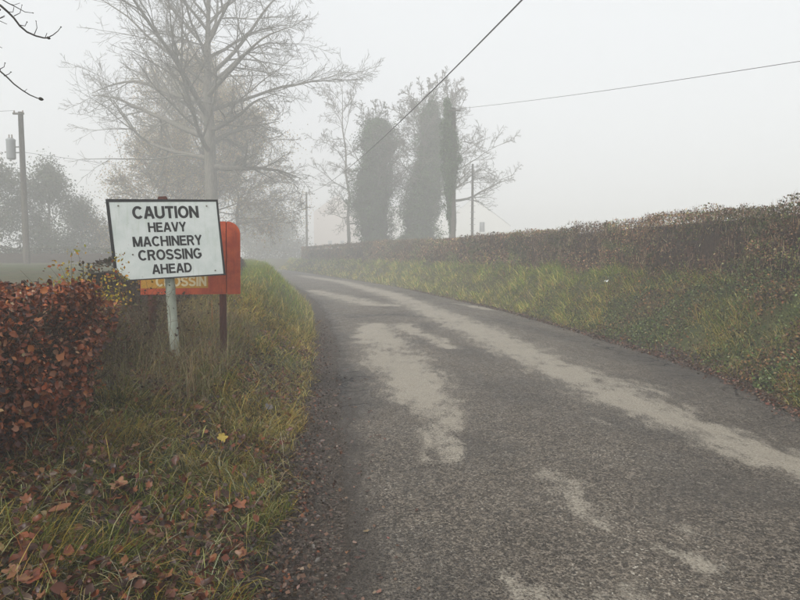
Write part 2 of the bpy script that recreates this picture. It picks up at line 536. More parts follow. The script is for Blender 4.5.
def build_road():
    ys = np.concatenate([np.arange(-50, 2, .8), np.arange(2, 9, .045), np.arange(9, 16, .09), np.arange(16, 32, .16), np.arange(32, 80, .5), np.arange(80, 300, 3)])
    m = 104
    t = np.linspace(0, 1, m)
    a = xTar(ys)[:, None]; b_ = xTarR(ys)[:, None]
    X = a + (b_ - a) * t[None]
    Yg = np.repeat(ys[:, None], m, 1)
    e = np.minimum(X - a, b_ - X)
    Z = .004 + .045 * (1 - (2 * t[None] - 1) ** 2) + (fbm(X * .9, Yg * .9, 0, 31) - .5) * .022 + (noise(X * 5, Yg * 5, 0, 33) - .5) * .006
    near = 1 - sstep(7, 12, Yg)
    Z += near * (noise(X * 26, Yg * 26, 0, 35) - .5) * .006
    wx = (fbm(X * 1.6, Yg * 1.3, 0, 301) - .5) * .42 + (noise(X * 7, Yg * 7, 0, 303) - .5) * .16; wy = (fbm(X * 1.6, Yg * 1.1, 0, 302) - .5) * .7
    pale = strip_field(X + wx, Yg + wy, PALE) * (.42 + .55 * fbm(X * 1.9, Yg * 1.0, 0, 304) + .62 * fbm(X * 6.5, Yg * 5.0, 0, 306)); dark = strip_field(X, Yg, DARK)
    dip = sstep(.45, .8, fbm(X * 2.5, Yg * 2.5, 0, 41)) * (1 - sstep(.15, .6, X - a))
    Z -= dip * .02
    Z[:, 0] = -.045; Z[:, -1] = -.045
    Z -= (1 - sstep(.0, .12, e)) * .012
    V = np.stack([X, Yg, Z], -1).reshape(-1, 3)
    n = len(ys)
    i = np.arange(n - 1)[:, None] * m + np.arange(m - 1)[None]
    q = np.stack([i, i + 1, i + m + 1, i + m], -1).reshape(-1, 4)
    edge = np.clip(1 - (X - a) / .5, 0, 1) + .8 * np.clip(1 - (b_ - X) / .45, 0, 1)
    me = raw_mesh("road", V, [q], smooth=True, attrs={"pale": pale.ravel(), "dark": dark.ravel(), "edge": edge.ravel()})
    b = NB("worn_tarmac")
    p = b.pos()
    mp = b.n("ShaderNodeMapping"); mp.inputs["Scale"].default_value = (1.0, .32, 1); mp.inputs["Rotation"].default_value = (0, 0, .25); b.l(p, mp.inputs[0])
    nbig = b.noise(1.1, 5, .6, p); nmid = b.noise(8.0, 9, .72, mp.outputs[0]); nfine = b.noise(60, 4, .7, p)
    cell = b.voro(85, out="Color", vec=p); dist = b.voro(85, vec=p)
    sep = b.n("ShaderNodeSeparateColor"); b.l(cell, sep.inputs[0])
    base = b.mix(b.step(nbig, .35, .65), (.082, .067, .051), (.150, .126, .098))
    base = b.mix(b.step(nfine, .3, .7, 0, .75), base, (.024, .019, .015))
    base = b.mix(b.step(sep.outputs[0], .45, .95, 0, .75), base, (.32, .27, .215))
    base = b.mix(b.math('MULTIPLY', b.step(sep.outputs[1], 0.95, .975, 0, .9), b.step(nbig, .4, .65, .15, 1)), base, (.58, .53, .44))
    c2 = b.n('ShaderNodeSeparateColor'); b.l(b.voro(38, out='Color', vec=p), c2.inputs[0])
    base = b.mix(b.step(c2.outputs[0], .55, .95, 0, .38), base, (.20, .165, .125))
    base = b.mix(b.step(c2.outputs[1], .6, .95, 0, .55), base, (.03, .025, .021))
    nb2 = b.noise(.55, 4, .55, p)
    base = b.mix(b.step(nb2, .46, .62, 0, .5), base, (.045, .040, .036))
    base = b.mix(b.math('MULTIPLY', b.attr("dark", "Fac"), .45), base, (.035, .032, .031))
    # pale worn patches, with the painted puddle sheen
    pn = b.math('ADD', b.attr("pale", "Fac"), b.math('MULTIPLY', b.math('SUBTRACT', nmid, .5), 2.3))
    pn = b.math('ADD', pn, b.math('MULTIPLY', b.math('SUBTRACT', nfine, .5), .9))
    pn = b.math('ADD', pn, b.math('MULTIPLY', b.math('SUBTRACT', sep.outputs[2], .5), .42))
    pm = b.math('MULTIPLY', b.step(pn, .28, 1.0), .95)
    pcol = b.mix(b.step(nfine, .3, .75), (.25, .218, .172), (.41, .37, .30))
    pcol = b.mix(b.step(sep.outputs[2], .75, .98, 0, .45), pcol, (.13, .115, .10))
    col = b.mix(pm, base, pcol)
    # mud towards the edges
    em = b.math('ADD', b.attr("edge", "Fac"), b.math('MULTIPLY', b.math('SUBTRACT', nmid, .5), .9))
    col = b.mix(b.step(em, .35, .85, 0, .85), col, b.mix(b.step(nfine, .35, .65), (.028, .022, .017), (.075, .06, .048)))
    # cracks
    ck = b.voro(1.5, 'DISTANCE_TO_EDGE', vec=b.n("ShaderNodeVectorMath").outputs[0])
    vm = [x for x in b.t.nodes if x.bl_idname == "ShaderNodeVectorMath"][0]
    b.l(p, vm.inputs[0]); nz = b.n("ShaderNodeTexNoise"); nz.inputs["Scale"].default_value = 3.0; nz.inputs["Detail"].default_value = 5
    sc = b.n("ShaderNodeVectorMath", operation='SCALE'); b.l(nz.outputs["Color"], sc.inputs[0]); sc.inputs["Scale"].default_value = .5
    b.l(p, nz.inputs["Vector"]); b.l(sc.outputs[0], vm.inputs[1])
    crk = b.math('MULTIPLY', b.step(ck, .004, .034, 1, 0), b.step(b.attr("dark", "Fac"), .45, .85))
    crk = b.math('MULTIPLY', crk, b.step(nbig, .34, .48))
    col = b.mix(crk, col, (.012, .01, .009))
    h = b.math('SUBTRACT', b.math('MULTIPLY', dist, b.math('SUBTRACT', .25, b.math('MULTIPLY', pm, .0))), 0)
    h = b.math('ADD', b.math('MULTIPLY', b.step(dist, 0.05, .6, 1, 0), b.step(pm, 0, 1, 1, .3)), b.math('MULTIPLY', nfine, .9))
    h = b.math('SUBTRACT', h, b.math('MULTIPLY', crk, 3))
    rg = b.step(nmid, .3, .7, .42, .68)
    b.principled(col, rg, .28, h, 1.0, .014)
    link("road", me, b.m, kind="structure", label="narrow worn tarmac lane with pale patches curving left into the fog")

# ------------------------------------------------------------------ scatter of loose stones
def build_stones():
    N = 13000
    Y = 2.2 * (12 / 2.2) ** R.random(N)
    k = R.random(N)
    xr = np.where(k < .72, xL(Y) + .02 + np.abs(R.normal(size=N)) * .26, np.where(k < .82, xR(Y) - np.abs(R.normal(size=N)) * .2, xL(Y) + .3 + R.random(N) * (xR(Y) - xL(Y) - .4)))
    on_road = (xr > xTar(Y)) & (xr < xTarR(Y))
    size = np.where(on_road, R.uniform(.003, .007, N), R.gamma(2.0, .003, N) + .004)
    t = (xr - xTar(Y)) / (xTarR(Y) - xTar(Y))
    zr = .006 + .045 * (1 - (2 * np.clip(t, 0, 1) - 1) ** 2)
    z = np.where(on_road, zr, ground_z(xr, Y)) + size * .12
    pos = np.stack([xr, Y, z], 1)
    TV = np.array([[.5, 0, 0], [0, .45, .05], [-.5, 0, 0], [0, -.42, 0], [.05, 0, .33], [0, 0.05, -.3]])
    TF = [np.array([[0, 1, 4], [1, 2, 4], [2, 3, 4], [3, 0, 4], [1, 0, 5], [2, 1, 5], [3, 2, 5], [0, 3, 5]])]
    fr = frames(N, np.array([[0, 0, 1.]]), .35)
    col = pick(N, [(.055, .043, .034), (.10, .08, .062), (.16, .13, .10), (.035, .026, .02), (.36, .32, .26)], [4, 4, 2, 4, .35])
    V, Fs, C = scatter((TV, TF), pos, size, fr, col)
    link("loose_gravel", raw_mesh("loose_gravel", V, Fs, C), leaf_mat("gravel_stone", .7, .4, 0, 120), kind="stuff", label="loose gravel along the broken edge of the lane")

# ------------------------------------------------------------------ verge grass
GREEN, OLIVE, STRAW, RUST, DKG = (.12, .165, .018), (.27, .215, .032), (.56, .43, .15), (.26, .09, .028), (.035, .05, .010)

def grass_cols(N, green, straw):
    wts = np.stack([green, 1.0 + 0 * green, straw, .16 + 0 * green, .5 + 0 * green], 1)
    wts /= wts.sum(1)[:, None]
    idx = (R.random(N)[:, None] > np.cumsum(wts, 1)).sum(1).clip(0, 4)
    c = np.array([GREEN, OLIVE, STRAW, RUST, DKG])[idx]
    return np.clip(c * (1 + .22 * R.normal(size=(N, 1))), .005, .6)

def in_beech(x, Y):
    return (x < -2.3) & (Y < 4.75)

def verge_grass():
    parts = []
    # near
    N = 132000
    Y = 2.0 * (14 / 2.0) ** (R.random(N) ** 1.15)
    v = R.random(N) ** .9 * np.where(Y < 5, 1.9, 2.3) - .03
    v += (noise(Y * 3.1, Y * 0, 0, 51) - .5) * .16 * (v < .25)
    x = xL(Y) - v
    clump = fbm(x * 3.2, Y * 3.2, 0, 55)
    keep = (R.random(N) < .22 + 1.15 * sstep(.32, .62, clump)) & ~in_beech(x, Y)
    keep &= R.random(N) > .72 * sstep(.43, .60, fbm(x * 1.7, Y * 1.7, 0, 101)) * (1 - sstep(6, 10, Y))
    x, Y, v = x[keep], Y[keep], v[keep]; N = len(x)
    z = ground_z(x, Y) - .01
    # less grass where leaves pile up
    g = fbm(x * .9, Y * .9, 0, 61); s = fbm(x * 1.6, Y * 1.6, 0, 62)
    edge = 1 - sstep(0, .45, v)
    green = .35 + 2.4 * sstep(.5, .72, g) + .5 * sstep(9, 14, Y)
    straw = .22 + 1.1 * sstep(.4, .62, s) * sstep(3.5, 6.0, Y) + .8 * edge * sstep(3.5, 6, Y)
    col = grass_cols(N, green, straw)
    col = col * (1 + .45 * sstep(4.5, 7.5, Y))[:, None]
    ln = R.gamma(5, .028, N) * (.75 + .6 * sstep(.4, .7, clump[keep])) * (1 - .35 * edge)
    hd = R.random(N) * 6.283
    swirl = fbm(x * 1.3, Y * 1.3, 0, 71) * 12.0
    hd = np.where(R.random(N) < .65, swirl + R.normal(size=N) * .5, hd)
    lean = np.abs(R.normal(size=N)) * .5 + .15
    bend = R.uniform(.5, 2.3, N)
    wd = R.uniform(.0028, .006, N) * (1 + .10 * Y)
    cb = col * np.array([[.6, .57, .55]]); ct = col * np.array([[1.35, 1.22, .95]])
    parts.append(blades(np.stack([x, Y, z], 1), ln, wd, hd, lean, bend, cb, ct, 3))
    N = 9000
    Y = R.uniform(-.5, 2.1, N); x = xL(Y) - R.random(N) * 1.6; k = ~in_beech(x, Y); x, Y = x[k], Y[k]; N = len(x)
    col = grass_cols(N, 1 + 0 * Y, .4 + 0 * Y)
    parts.append(blades(np.stack([x, Y, ground_z(x, Y) - .01], 1), R.gamma(5, .028, N), R.uniform(.003, .006, N), R.random(N) * 6.28, np.abs(R.normal(size=N)) * .5 + .15, R.uniform(.5, 2.3, N), col * .6, col * 1.3, 2))
    # long pale curling strands
    N = 5500
    Y = 2.1 * (9 / 2.1) ** R.random(N); v = R.random(N) * 1.9; x = xL(Y) - v
    k = ~in_beech(x, Y); x, Y = x[k], Y[k]; N = len(x)
    col = pick(N, [(.45, .38, .18), (.36, .34, .12), (.26, .26, .06), (.5, .46, .28)], None, .15)
    parts.append(blades(np.stack([x, Y, ground_z(x, Y) + .03], 1), R.uniform(.12, .28, N), R.uniform(.0025, .0045, N) * (1 + .08 * Y), R.random(N) * 6.28, R.uniform(.2, .9, N), R.uniform(.8, 2.6, N), col * .8, col * 1.1, 3))
    # tall straw stalks about the signs
    N = 3400
    Y = R.uniform(4.9, 9.0, N); v = R.uniform(.75, 2.2, N); x = xL(Y) - v
    col = pick(N, [(.36, .30, .17), (.25, .19, .09), (.20, .17, .07)], None, .2)
    parts.append(blades(np.stack([x, Y, ground_z(x, Y)], 1), R.uniform(.22, .60, N), R.uniform(.003, .007, N), R.random(N) * 6.28, np.abs(R.normal(size=N)) * .3, R.uniform(0, 1.6, N), col * .9, col * 1.1, 3))
    V, Fs, C = merge(parts)
    link("verge_grass", raw_mesh("verge_grass", V, Fs, C), M_GRASS, kind="stuff", label="long mixed green and straw grass covering the left verge near the signs")
    # far left verge, bright green
    N = 34000
    Y = 12 * (75 / 12) ** (R.random(N) ** 1.2)
    v = R.random(N) * 3.2 - .05; c = cosd(Y); x = xL(Y) - v / c
    z = ground_z(x, Y)
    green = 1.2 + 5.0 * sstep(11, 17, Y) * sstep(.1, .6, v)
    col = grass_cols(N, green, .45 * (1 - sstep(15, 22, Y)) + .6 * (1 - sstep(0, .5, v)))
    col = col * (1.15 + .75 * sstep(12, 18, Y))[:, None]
    sc = (Y / 12) ** .8
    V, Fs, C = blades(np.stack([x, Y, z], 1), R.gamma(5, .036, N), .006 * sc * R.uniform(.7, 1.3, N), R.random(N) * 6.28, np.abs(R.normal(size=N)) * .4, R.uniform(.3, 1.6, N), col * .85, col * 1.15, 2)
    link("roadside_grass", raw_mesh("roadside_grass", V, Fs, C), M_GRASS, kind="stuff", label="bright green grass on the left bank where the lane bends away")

def bank_grass():
    parts = []
    N = 104000
    Y = 5.6 * (78 / 5.6) ** (R.random(N) ** 1.1)
    u = R.random(N) * 1.75; c = cosd(Y)
    x = xR(Y) + u / c
    n1 = fbm(x * 1.1, Y * .8, 0, 81)
    keep = (R.random(N) < .10 + .6 * sstep(.42, .60, n1) + .75 * sstep(10, 16, Y))
    x, Y, u, n1 = x[keep], Y[keep], u[keep], n1[keep]; N = len(x)
    z = ground_z(x, Y) - .01
    far = sstep(10, 17, Y)
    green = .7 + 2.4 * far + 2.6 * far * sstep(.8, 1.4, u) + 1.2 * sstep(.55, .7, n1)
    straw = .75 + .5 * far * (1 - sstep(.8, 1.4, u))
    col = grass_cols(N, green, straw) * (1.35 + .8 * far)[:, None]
    sc = (Y / 8) ** .75
    wd = .0055 * sc * R.uniform(.7, 1.3, N)
    tus = sstep(.42, .66, fbm(x * 2.6, Y * 1.8, 0, 84))
    ln = R.gamma(5, .034, N) * (.8 + .4 * far) * (.7 + .95 * tus)
    col = col * (.72 + .55 * tus)[:, None]
    hd = np.where(R.random(N) < .6, math.pi + R.normal(size=N) * .7, R.random(N) * 6.28)
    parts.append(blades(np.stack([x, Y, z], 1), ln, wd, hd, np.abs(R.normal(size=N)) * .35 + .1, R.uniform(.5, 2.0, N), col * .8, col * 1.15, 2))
    N = 16000
    Y = R.uniform(-1.0, 5.8, N); u = R.random(N) * 1.75; x = xR(Y) + u / cosd(Y)
    col = grass_cols(N, 1.2 + 0 * Y, .8 + 0 * Y) * 1.3
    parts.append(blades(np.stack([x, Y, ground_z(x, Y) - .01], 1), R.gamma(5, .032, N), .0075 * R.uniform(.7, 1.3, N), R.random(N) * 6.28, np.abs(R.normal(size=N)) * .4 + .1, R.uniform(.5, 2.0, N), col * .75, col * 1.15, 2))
    V, Fs, C = merge(parts)
    link("bank_grass", raw_mesh("bank_grass", V, Fs, C), M_GRASS, kind="stuff", label="tufted green and yellow grass on the bank below the right hedge")
    # brambles and ivy leaves on the near bank
    N = 66000
    Y = 5.6 * (26 / 5.6) ** (R.random(N) ** 1.1); u = R.random(N) * 1.9
    c = cosd(Y); x = xR(Y) + u / c
    d = fbm(x * 1.0, Y * .8, 0, 91)
    keep = R.random(N) < (.15 + sstep(.35, .6, d)) * (1 - .85 * sstep(10.5, 19, Y))
    x, Y, u = x[keep], Y[keep], u[keep]; N = len(x)
    z = ground_z(x, Y) + R.gamma(2, .045, N)
    pos = np.stack([x, Y, z], 1)
    q = fbm(x * 2.4, Y * 2.4, 2, 92)
    col = np.where((q > .5)[:, None], pick(N, [(.05, .085, .024), (.10, .14, .04), (.20, .23, .08), (.30, .34, .17), (.015, .02, .01)], [3, 3, 2, .8, 2]),
                   pick(N, [(.22, .12, .055), (.09, .05, .03), (.38, .20, .075), (.10, .12, .035), (.02, .014, .01), (.34, .27, .16)], [3, 3, 1.5, 1.6, 2, .6]))
    A1 = scatter(LEAF4, pos, R.uniform(.018, .048, N), frames(N, np.array([[-.6, -.5, .9]]), .9), col, R.uniform(.9, 1.9, N))
    N = 9000
    Y = R.uniform(-1.0, 5.8, N); x = xR(Y) + R.random(N) * 1.9 / cosd(Y)
    A2 = scatter(LEAF4, np.stack([x, Y, ground_z(x, Y) + R.gamma(2, .04, N)], 1), R.uniform(.025, .055, N), frames(N, np.array([[-.6, -.5, .9]]), .9),
                 pick(N, [(.05, .085, .024), (.10, .14, .04), (.22, .12, .055), (.09, .05, .03), (.30, .17, .07)]), R.uniform(.9, 1.9, N))
    V, Fs, C = merge([A1, A2])
    link("bramble_cover", raw_mesh("bramble_cover", V, Fs, C), M_HEDGE, kind="stuff", label="low brambles and ivy covering the near right bank")

# ------------------------------------------------------------------ dead leaves
def leaf_litter():
    parts = []
    # verge
    N = 15000
    Y = 2.1 * (11 / 2.1) ** R.random(N); v = R.random(N) * 2.0 - .16
    x = xL(Y) - v
    d = fbm(x * 1.7, Y * 1.7, 0, 101)
    keep = (R.random(N) < .10 + 1.0 * sstep(.42, .62, d)) & ~in_beech(x, Y)
    x, Y, v = x[keep], Y[keep], v[keep]; N = len(x)
    z = ground_z(x, Y) + np.where(v > 0.05, R.uniform(0.015, .11, N), .006)
    col = pick(N, [(.12, .034, .014), (.22, .060, .020), (.05, .018, .011), (.32, .12, .045), (.12, .07, .05), (.40, .24, .12)], [4, 2.6, 5, .9, 2.0, .4])
    for k in range(4):
        s = np.arange(N) % 4 == k
        parts.append(scatter(OVALS[k] if k < 2 else LEAF4, np.stack([x, Y, z], 1)[s], R.uniform(.018, .055, s.sum()), frames(s.sum(), np.array([[0.1, -.15, 1.]]), .8), col[s], R.uniform(.9, 1.5, s.sum())))
    # kerb lines
    for side in (0, 1):
        N = 6500 if side == 0 else 13000
        y0, y1 = (2.1, 16) if side == 0 else (5.2, 30)
        Y = y0 * (y1 / y0) ** R.random(N)
        if side == 0:
            x = xL(Y) + R.normal(size=N) * .14 + .10
        else:
            x = xR(Y) + .02 + R.normal(size=N) * .13
        zr = np.maximum(ground_z(x, Y), .0) + R.uniform(.0, .035, N)
        col = pick(N, [(.085, .05, .032), (.14, .082, .055), (.045, .028, .02), (.27, .19, .14), (.19, .065, .03)], [4, 3, 5, .9, 1.0] if side == 0 else [4, 4, 2, 1.4, 2.2])
        parts.append(scatter(LEAF4, np.stack([x, Y, zr], 1), R.uniform(.012, .045, N) * (1.25 if side == 1 else .8), frames(N, np.array([[0, 0, 1.]]), .7), col, R.uniform(.9, 1.5, N)))
    # few on the tarmac
    N = 140
    Y = 2.2 * (9 / 2.2) ** R.random(N); x = xTar(Y) + np.abs(R.normal(size=N)) * .28
    zr = .02 + 0 * x
    parts.append(scatter(OVALS[0], np.stack([x, Y, zr], 1), R.uniform(.02, .045, N), frames(N, np.array([[0, 0, 1.]]), .12), pick(N, [(.20, .11, .07), (.10, .05, .035), (.30, .2, .14)], [3, 4, 1])))
    V, Fs, C = merge(parts)
    link("leaf_litter", raw_mesh("leaf_litter", V, Fs, C), M_LEAF, kind="stuff", label="brown dead leaves strewn over the verge and along both edges of the lane")

def big_leaf_mesh(kind, seed, col):
    r = np.random.default_rng(seed)
    if kind == 'oval':
        V, Fq = oval_leaf(r.uniform(-.5, .9), .12, seed, .34)
        Fs = Fq
    else:      # lobed leaf
        n = 34
        an = np.linspace(0, 2 * math.pi, n, endpoint=False)
        lobes = 5 if kind == 'lobed' else 7
        rr = .30 + .19 * np.abs(np.cos(an * lobes / 2)) ** 1.3 + r.normal(size=n) * .012
        rr *= 1 + .25 * np.cos(an)
        P = np.stack([rr * np.cos(an), rr * .85 * np.sin(an), .22 * rr ** 2 * 2 + .06 * np.sin(an * 3 + seed) * rr * 2], 1)
        mid = P * .5; mid[:, 2] = P[:, 2] * .3
        V = np.vstack([P, mid, [[0, 0, 0]], [[-.75, -.01, .05], [-.75, .01, .05], [-.3, .014, .02], [-.3, -.014, .02]]])
        Fq = np.array([[i, (i + 1) % n, n + (i + 1) % n, n + i] for i in range(n)] + [[2 * n + 1, 2 * n + 2, 2 * n + 3, 2 * n + 4]])
        Ft = np.array([[n + i, n + (i + 1) % n, 2 * n] for i in range(n)])
        Fs = [Fq, Ft]
    C = np.repeat(np.array([col]), len(V), 0) * (1 + .12 * r.normal(size=(len(V), 1)))
    me = raw_mesh("fallen_leaf", V, Fs, np.clip(C, .01, .8), smooth=False)
    me.materials.append(M_LEAF)
    return me

def fallen_leaves():
    from mathutils import Matrix
    pal = [(.20, .055, .02), (.24, .08, .03), (.12, .036, .018), (.07, .028, .018), (.27, .12, .055)]
    meshes = [big_leaf_mesh(k, 200 + i, pal[i % 5]) for i, k in enumerate(['oval', 'lobed', 'oval', 'oval', 'lobed', 'oval', 'maple', 'oval', 'oval', 'lobed'])]
    special = [
        ('lobed', (.50, .36, .06), 222, 437, .10, "yellow lobed leaf lying high on the verge grass below the signs"),
        ('lobed', (.30, .10, .04), 240, 506, .10, "large orange-brown curled leaf near the edge of the verge grass"),
        ('lobed', (.20, .09, .05), 283, 524, .10, "reddish-brown leaf lying on the gravelly border of the verge"),
        ('oval', (.34, .15, .06), 348, 552, .05, "small orange leaf alone on the tarmac near the left edge"),
        ('lobed', (.34, .17, .09), 118, 486, .12, "pale orange curled leaf on the grass in front of the beech hedge"),
        ('maple', (.22, .06, .03), 30, 580, .11, "dark red-brown leaf in the grass at the bottom left corner"),
        ('lobed', (.15, .14, .15), 268, 408, .10, "grey upturned leaf lying beside the verge edge"),
        ('lobed', (.24, .07, .035), 224, 408, .10, "rust-red leaf on the grass below the red sign's post"),
        ('oval', (.30, .12, .06), 60, 512, .12, "long orange-brown leaf lying in the grass under the beech hedge"),
        ('lobed', (.24, .07, .04), 137, 519, .09, "small red-brown leaf lying flat in the middle of the verge grass"),
    ]
    def put(me, px, py, size, tilt, **kw):
        # march down the viewing ray to the ground
        d = ray(px, py)
        t = 1.5
        while t < 30:
            p = d * t + np.array([0, 0, CAMH])
            gz = float(ground_z(p[0], p[1]))
            if xTar(p[1]) < p[0] < xTarR(p[1]): gz = .022
            elif p[0] < xL(p[1]) - .05: gz += .10
            else: gz += .012
            if p[2] < gz: break
            t += .01
        o = bpy.data.objects.new("fallen_leaf", me)
        nrm = Vector((random.gauss(0, tilt), random.gauss(0, tilt) - .12, 1)).normalized()
        q = nrm.to_track_quat('Z', 'Y')
        o.rotation_euler = (q.to_matrix() @ Matrix.Rotation(random.uniform(0, 6.28), 3, 'Z')).to_euler()
        o.location = (p[0], p[1], gz)
        o.scale = (size, size, size)
        COL.objects.link(o)
        props(o, **kw)
    for i, (k, c, px, py, s, lab) in enumerate(special):
        put(big_leaf_mesh(k, 300 + i, c), px, py, s, .25, label=lab, cat="leaf", group="large fallen leaves beside the lane")
    placed = 0
    while placed < 110:
        py = random.uniform(390, 598); px = random.uniform(5, 300)
        g = G(px, py, .3)
        if px < 118 and py < 490: continue
        if px > 265 and py > 520 and random.random() < .5: continue
        if fbm(np.array([g[0] * 1.7]), np.array([g[1] * 1.7]), 0, 101)[0] < .46 and random.random() < .8: continue
        put(random.choice(meshes), px, py, random.uniform(.045, .075), .6, label="brown dead leaf among the other leaves fallen on the left verge", cat="leaf", group="brown leaves scattered over the left verge")
        placed += 1

# ------------------------------------------------------------------ beech hedge, near left
BEECH = [(.26, .060, .018), (.38, .10, .028), (.13, .032, .012), (.50, .17, .05), (.045, .013, .008), (.60, .36, .21), (.36, .15, .075)]
def beech_hedge():
    root = empty("beech_hedge", (-2.6, 3.0, .3), "clipped beech hedge with copper-brown dead leaves at the left edge", "hedge")
    y0, y1 = -2.0, 4.75
    xf, xb = -2.24, -3.3
    zt = 1.47
    # lumpy inner mass of dead twigs and leaves
    def surf_x(Y, z): return xf + (fbm(Y * 2.4, z * 2.4, 0, 111) - .5) * .46 - .10 * (sstep(.9, 1.5, z)) - .10 * sstep(.7, .3, z) * 1.0
    # shell positions: face, top, far end, near side back
    def shell(N, depth):
        k = R.random(N)
        Y = R.uniform(y0, y1, N); z = R.uniform(.20, zt, N)
        Y = np.where(R.random(N) < .82, R.uniform(3.0, y1, N), Y)
        x = surf_x(Y, z)
        P = np.stack([x, Y, z], 1); n = np.tile(np.array([[1., -.25, .35]]), (N, 1))
        top = k < .30
        xt = R.uniform(xb, xf - .02, N)
        zt_ = zt - .02 + (fbm(xt * 2.5, Y * 2.5, 3, 112) - .5) * .22 + (R.random(N) < .05) * R.random(N) * .06 * (Y > 3.2)
        P[top] = np.stack([xt, Y, zt_], 1)[top]; n[top] = (0.1, -.3, 1)
        end = (k > .30) & (k < .42)
        xe = R.uniform(xb, xf, N)
        P[end] = np.stack([xe, y1 + (noise(xe * 3, z * 3, 0, 113) - .5) * .2, z], 1)[end]; n[end] = (.2, 1, .2)
        P -= n / np.linalg.norm(n, axis=1)[:, None] * (R.random(N) ** 1.3 * depth)[:, None]
        return P, n
    N = 27000
    P, n = shell(N, .26)
    g = fbm(P[:, 0] * 2, P[:, 1] * 2, P[:, 2] * 2, 115)
    keep = R.random(N) < .25 + 1.0 * sstep(.38, .6, g)
    P, n = P[keep], n[keep]; N = len(P)
    col = pick(N, BEECH, [5, 4, 4, 2, 3, .7, .8], .25)
    parts = []
    for k in range(4):
        s = np.arange(N) % 4 == k
        parts.append(scatter(OVALS[k] if k < 2 else LEAF4, P[s], R.uniform(.022, .050, s.sum()), frames(s.sum(), n[s], 1.0), col[s], R.uniform(.7, 1.3, s.sum())))
    V, Fs, C = merge(parts)
    link("foliage", raw_mesh("foliage", V, Fs, C), M_LEAF, root, kind="stuff")
    # individually built leaves, on the side that faces the lane
    protos = []
    for i in range(10):
        TV, TF = OVALS[i % 4]
        c = np.array(BEECH[(0, 1, 2, 3, 4, 1, 0, 6, 2, 0)[i]])
        C = np.repeat(c[None], len(TV), 0) * (1 + .1 * R.normal(size=(len(TV), 1)))
        me = raw_mesh("leaf", TV, TF, np.clip(C, .01, .8)); me.materials.append(M_LEAF); protos.append(me)
    loc0 = np.array([-2.6, 3.0, .3])
    from mathutils import Matrix
    for i in range(300):
        Y = random.uniform(3.25, y1); z = random.uniform(.42, zt)
        x = float(surf_x(np.array([Y]), np.array([z]))[0]) + random.uniform(0, .05)
        o = bpy.data.objects.new("leaf", protos[i % 10])
        a = Vector((1 + random.gauss(0, .7), random.gauss(-.5, .7), random.gauss(.4, .6))).normalized().to_track_quat('Z', 'Y').to_matrix()
        o.rotation_euler = (a @ Matrix.Rotation(random.uniform(0, 6.28), 3, 'Z')).to_euler()
        s = random.uniform(.036, .058); o.scale = (s, s * random.uniform(.9, 1.3), s)
        o.location = (x - loc0[0], Y - loc0[1], z - loc0[2])
        o.parent = root
        COL.objects.link(o)
    # twigs and stems
    polys = []
    for i in range(3200):
        Y = random.uniform(2.9, y1 + .05); zz = random.uniform(.3, 1.2); x = random.uniform(xb + .2, xf - .12)
        p = np.array([x, Y, zz]); d = np.array([random.gauss(.5, .6), random.gauss(-.1, .5), random.uniform(.1, 1)]); d /= np.linalg.norm(d)
        L = random.uniform(.15, .38); pts = [p]
        for k in range(3):
            d = d + np.array([random.gauss(0, .25) for _ in range(3)]); d /= np.linalg.norm(d); pts.append(pts[-1] + d * L / 3)
        if pts[-1][0] > xf + .10 or pts[-1][2] > 1.6: continue
        polys.append((np.array(pts), np.array([.0042, .0036, .003, .002])))
    V, Fs = tubes(polys, 3)
    link("twigs", raw_mesh("twigs", V, Fs), M_TWIG, root, kind="stuff")
    polys = []
    for i in range(26):
        Y = -1.8 + i * .25; x = -2.75 + random.uniform(-.12, .12)
        pts = [np.array([x, Y, .2])]
        for k in range(4): pts.append(pts[-1] + np.array([random.gauss(0, .05), random.gauss(0, .05), .28]))
        polys.append((np.array(pts), np.array([.03, .026, .02, .015, .01])))
    V, Fs = tubes(polys, 7)
    link("stems", raw_mesh("stems", V, Fs, smooth=True), M_TWIG, root)
    # inner shade mass
    hedge_core(root, [(-2.92, y0 + .2), (-2.92, y1 - .35)], .62, .25, 1.22, 120)

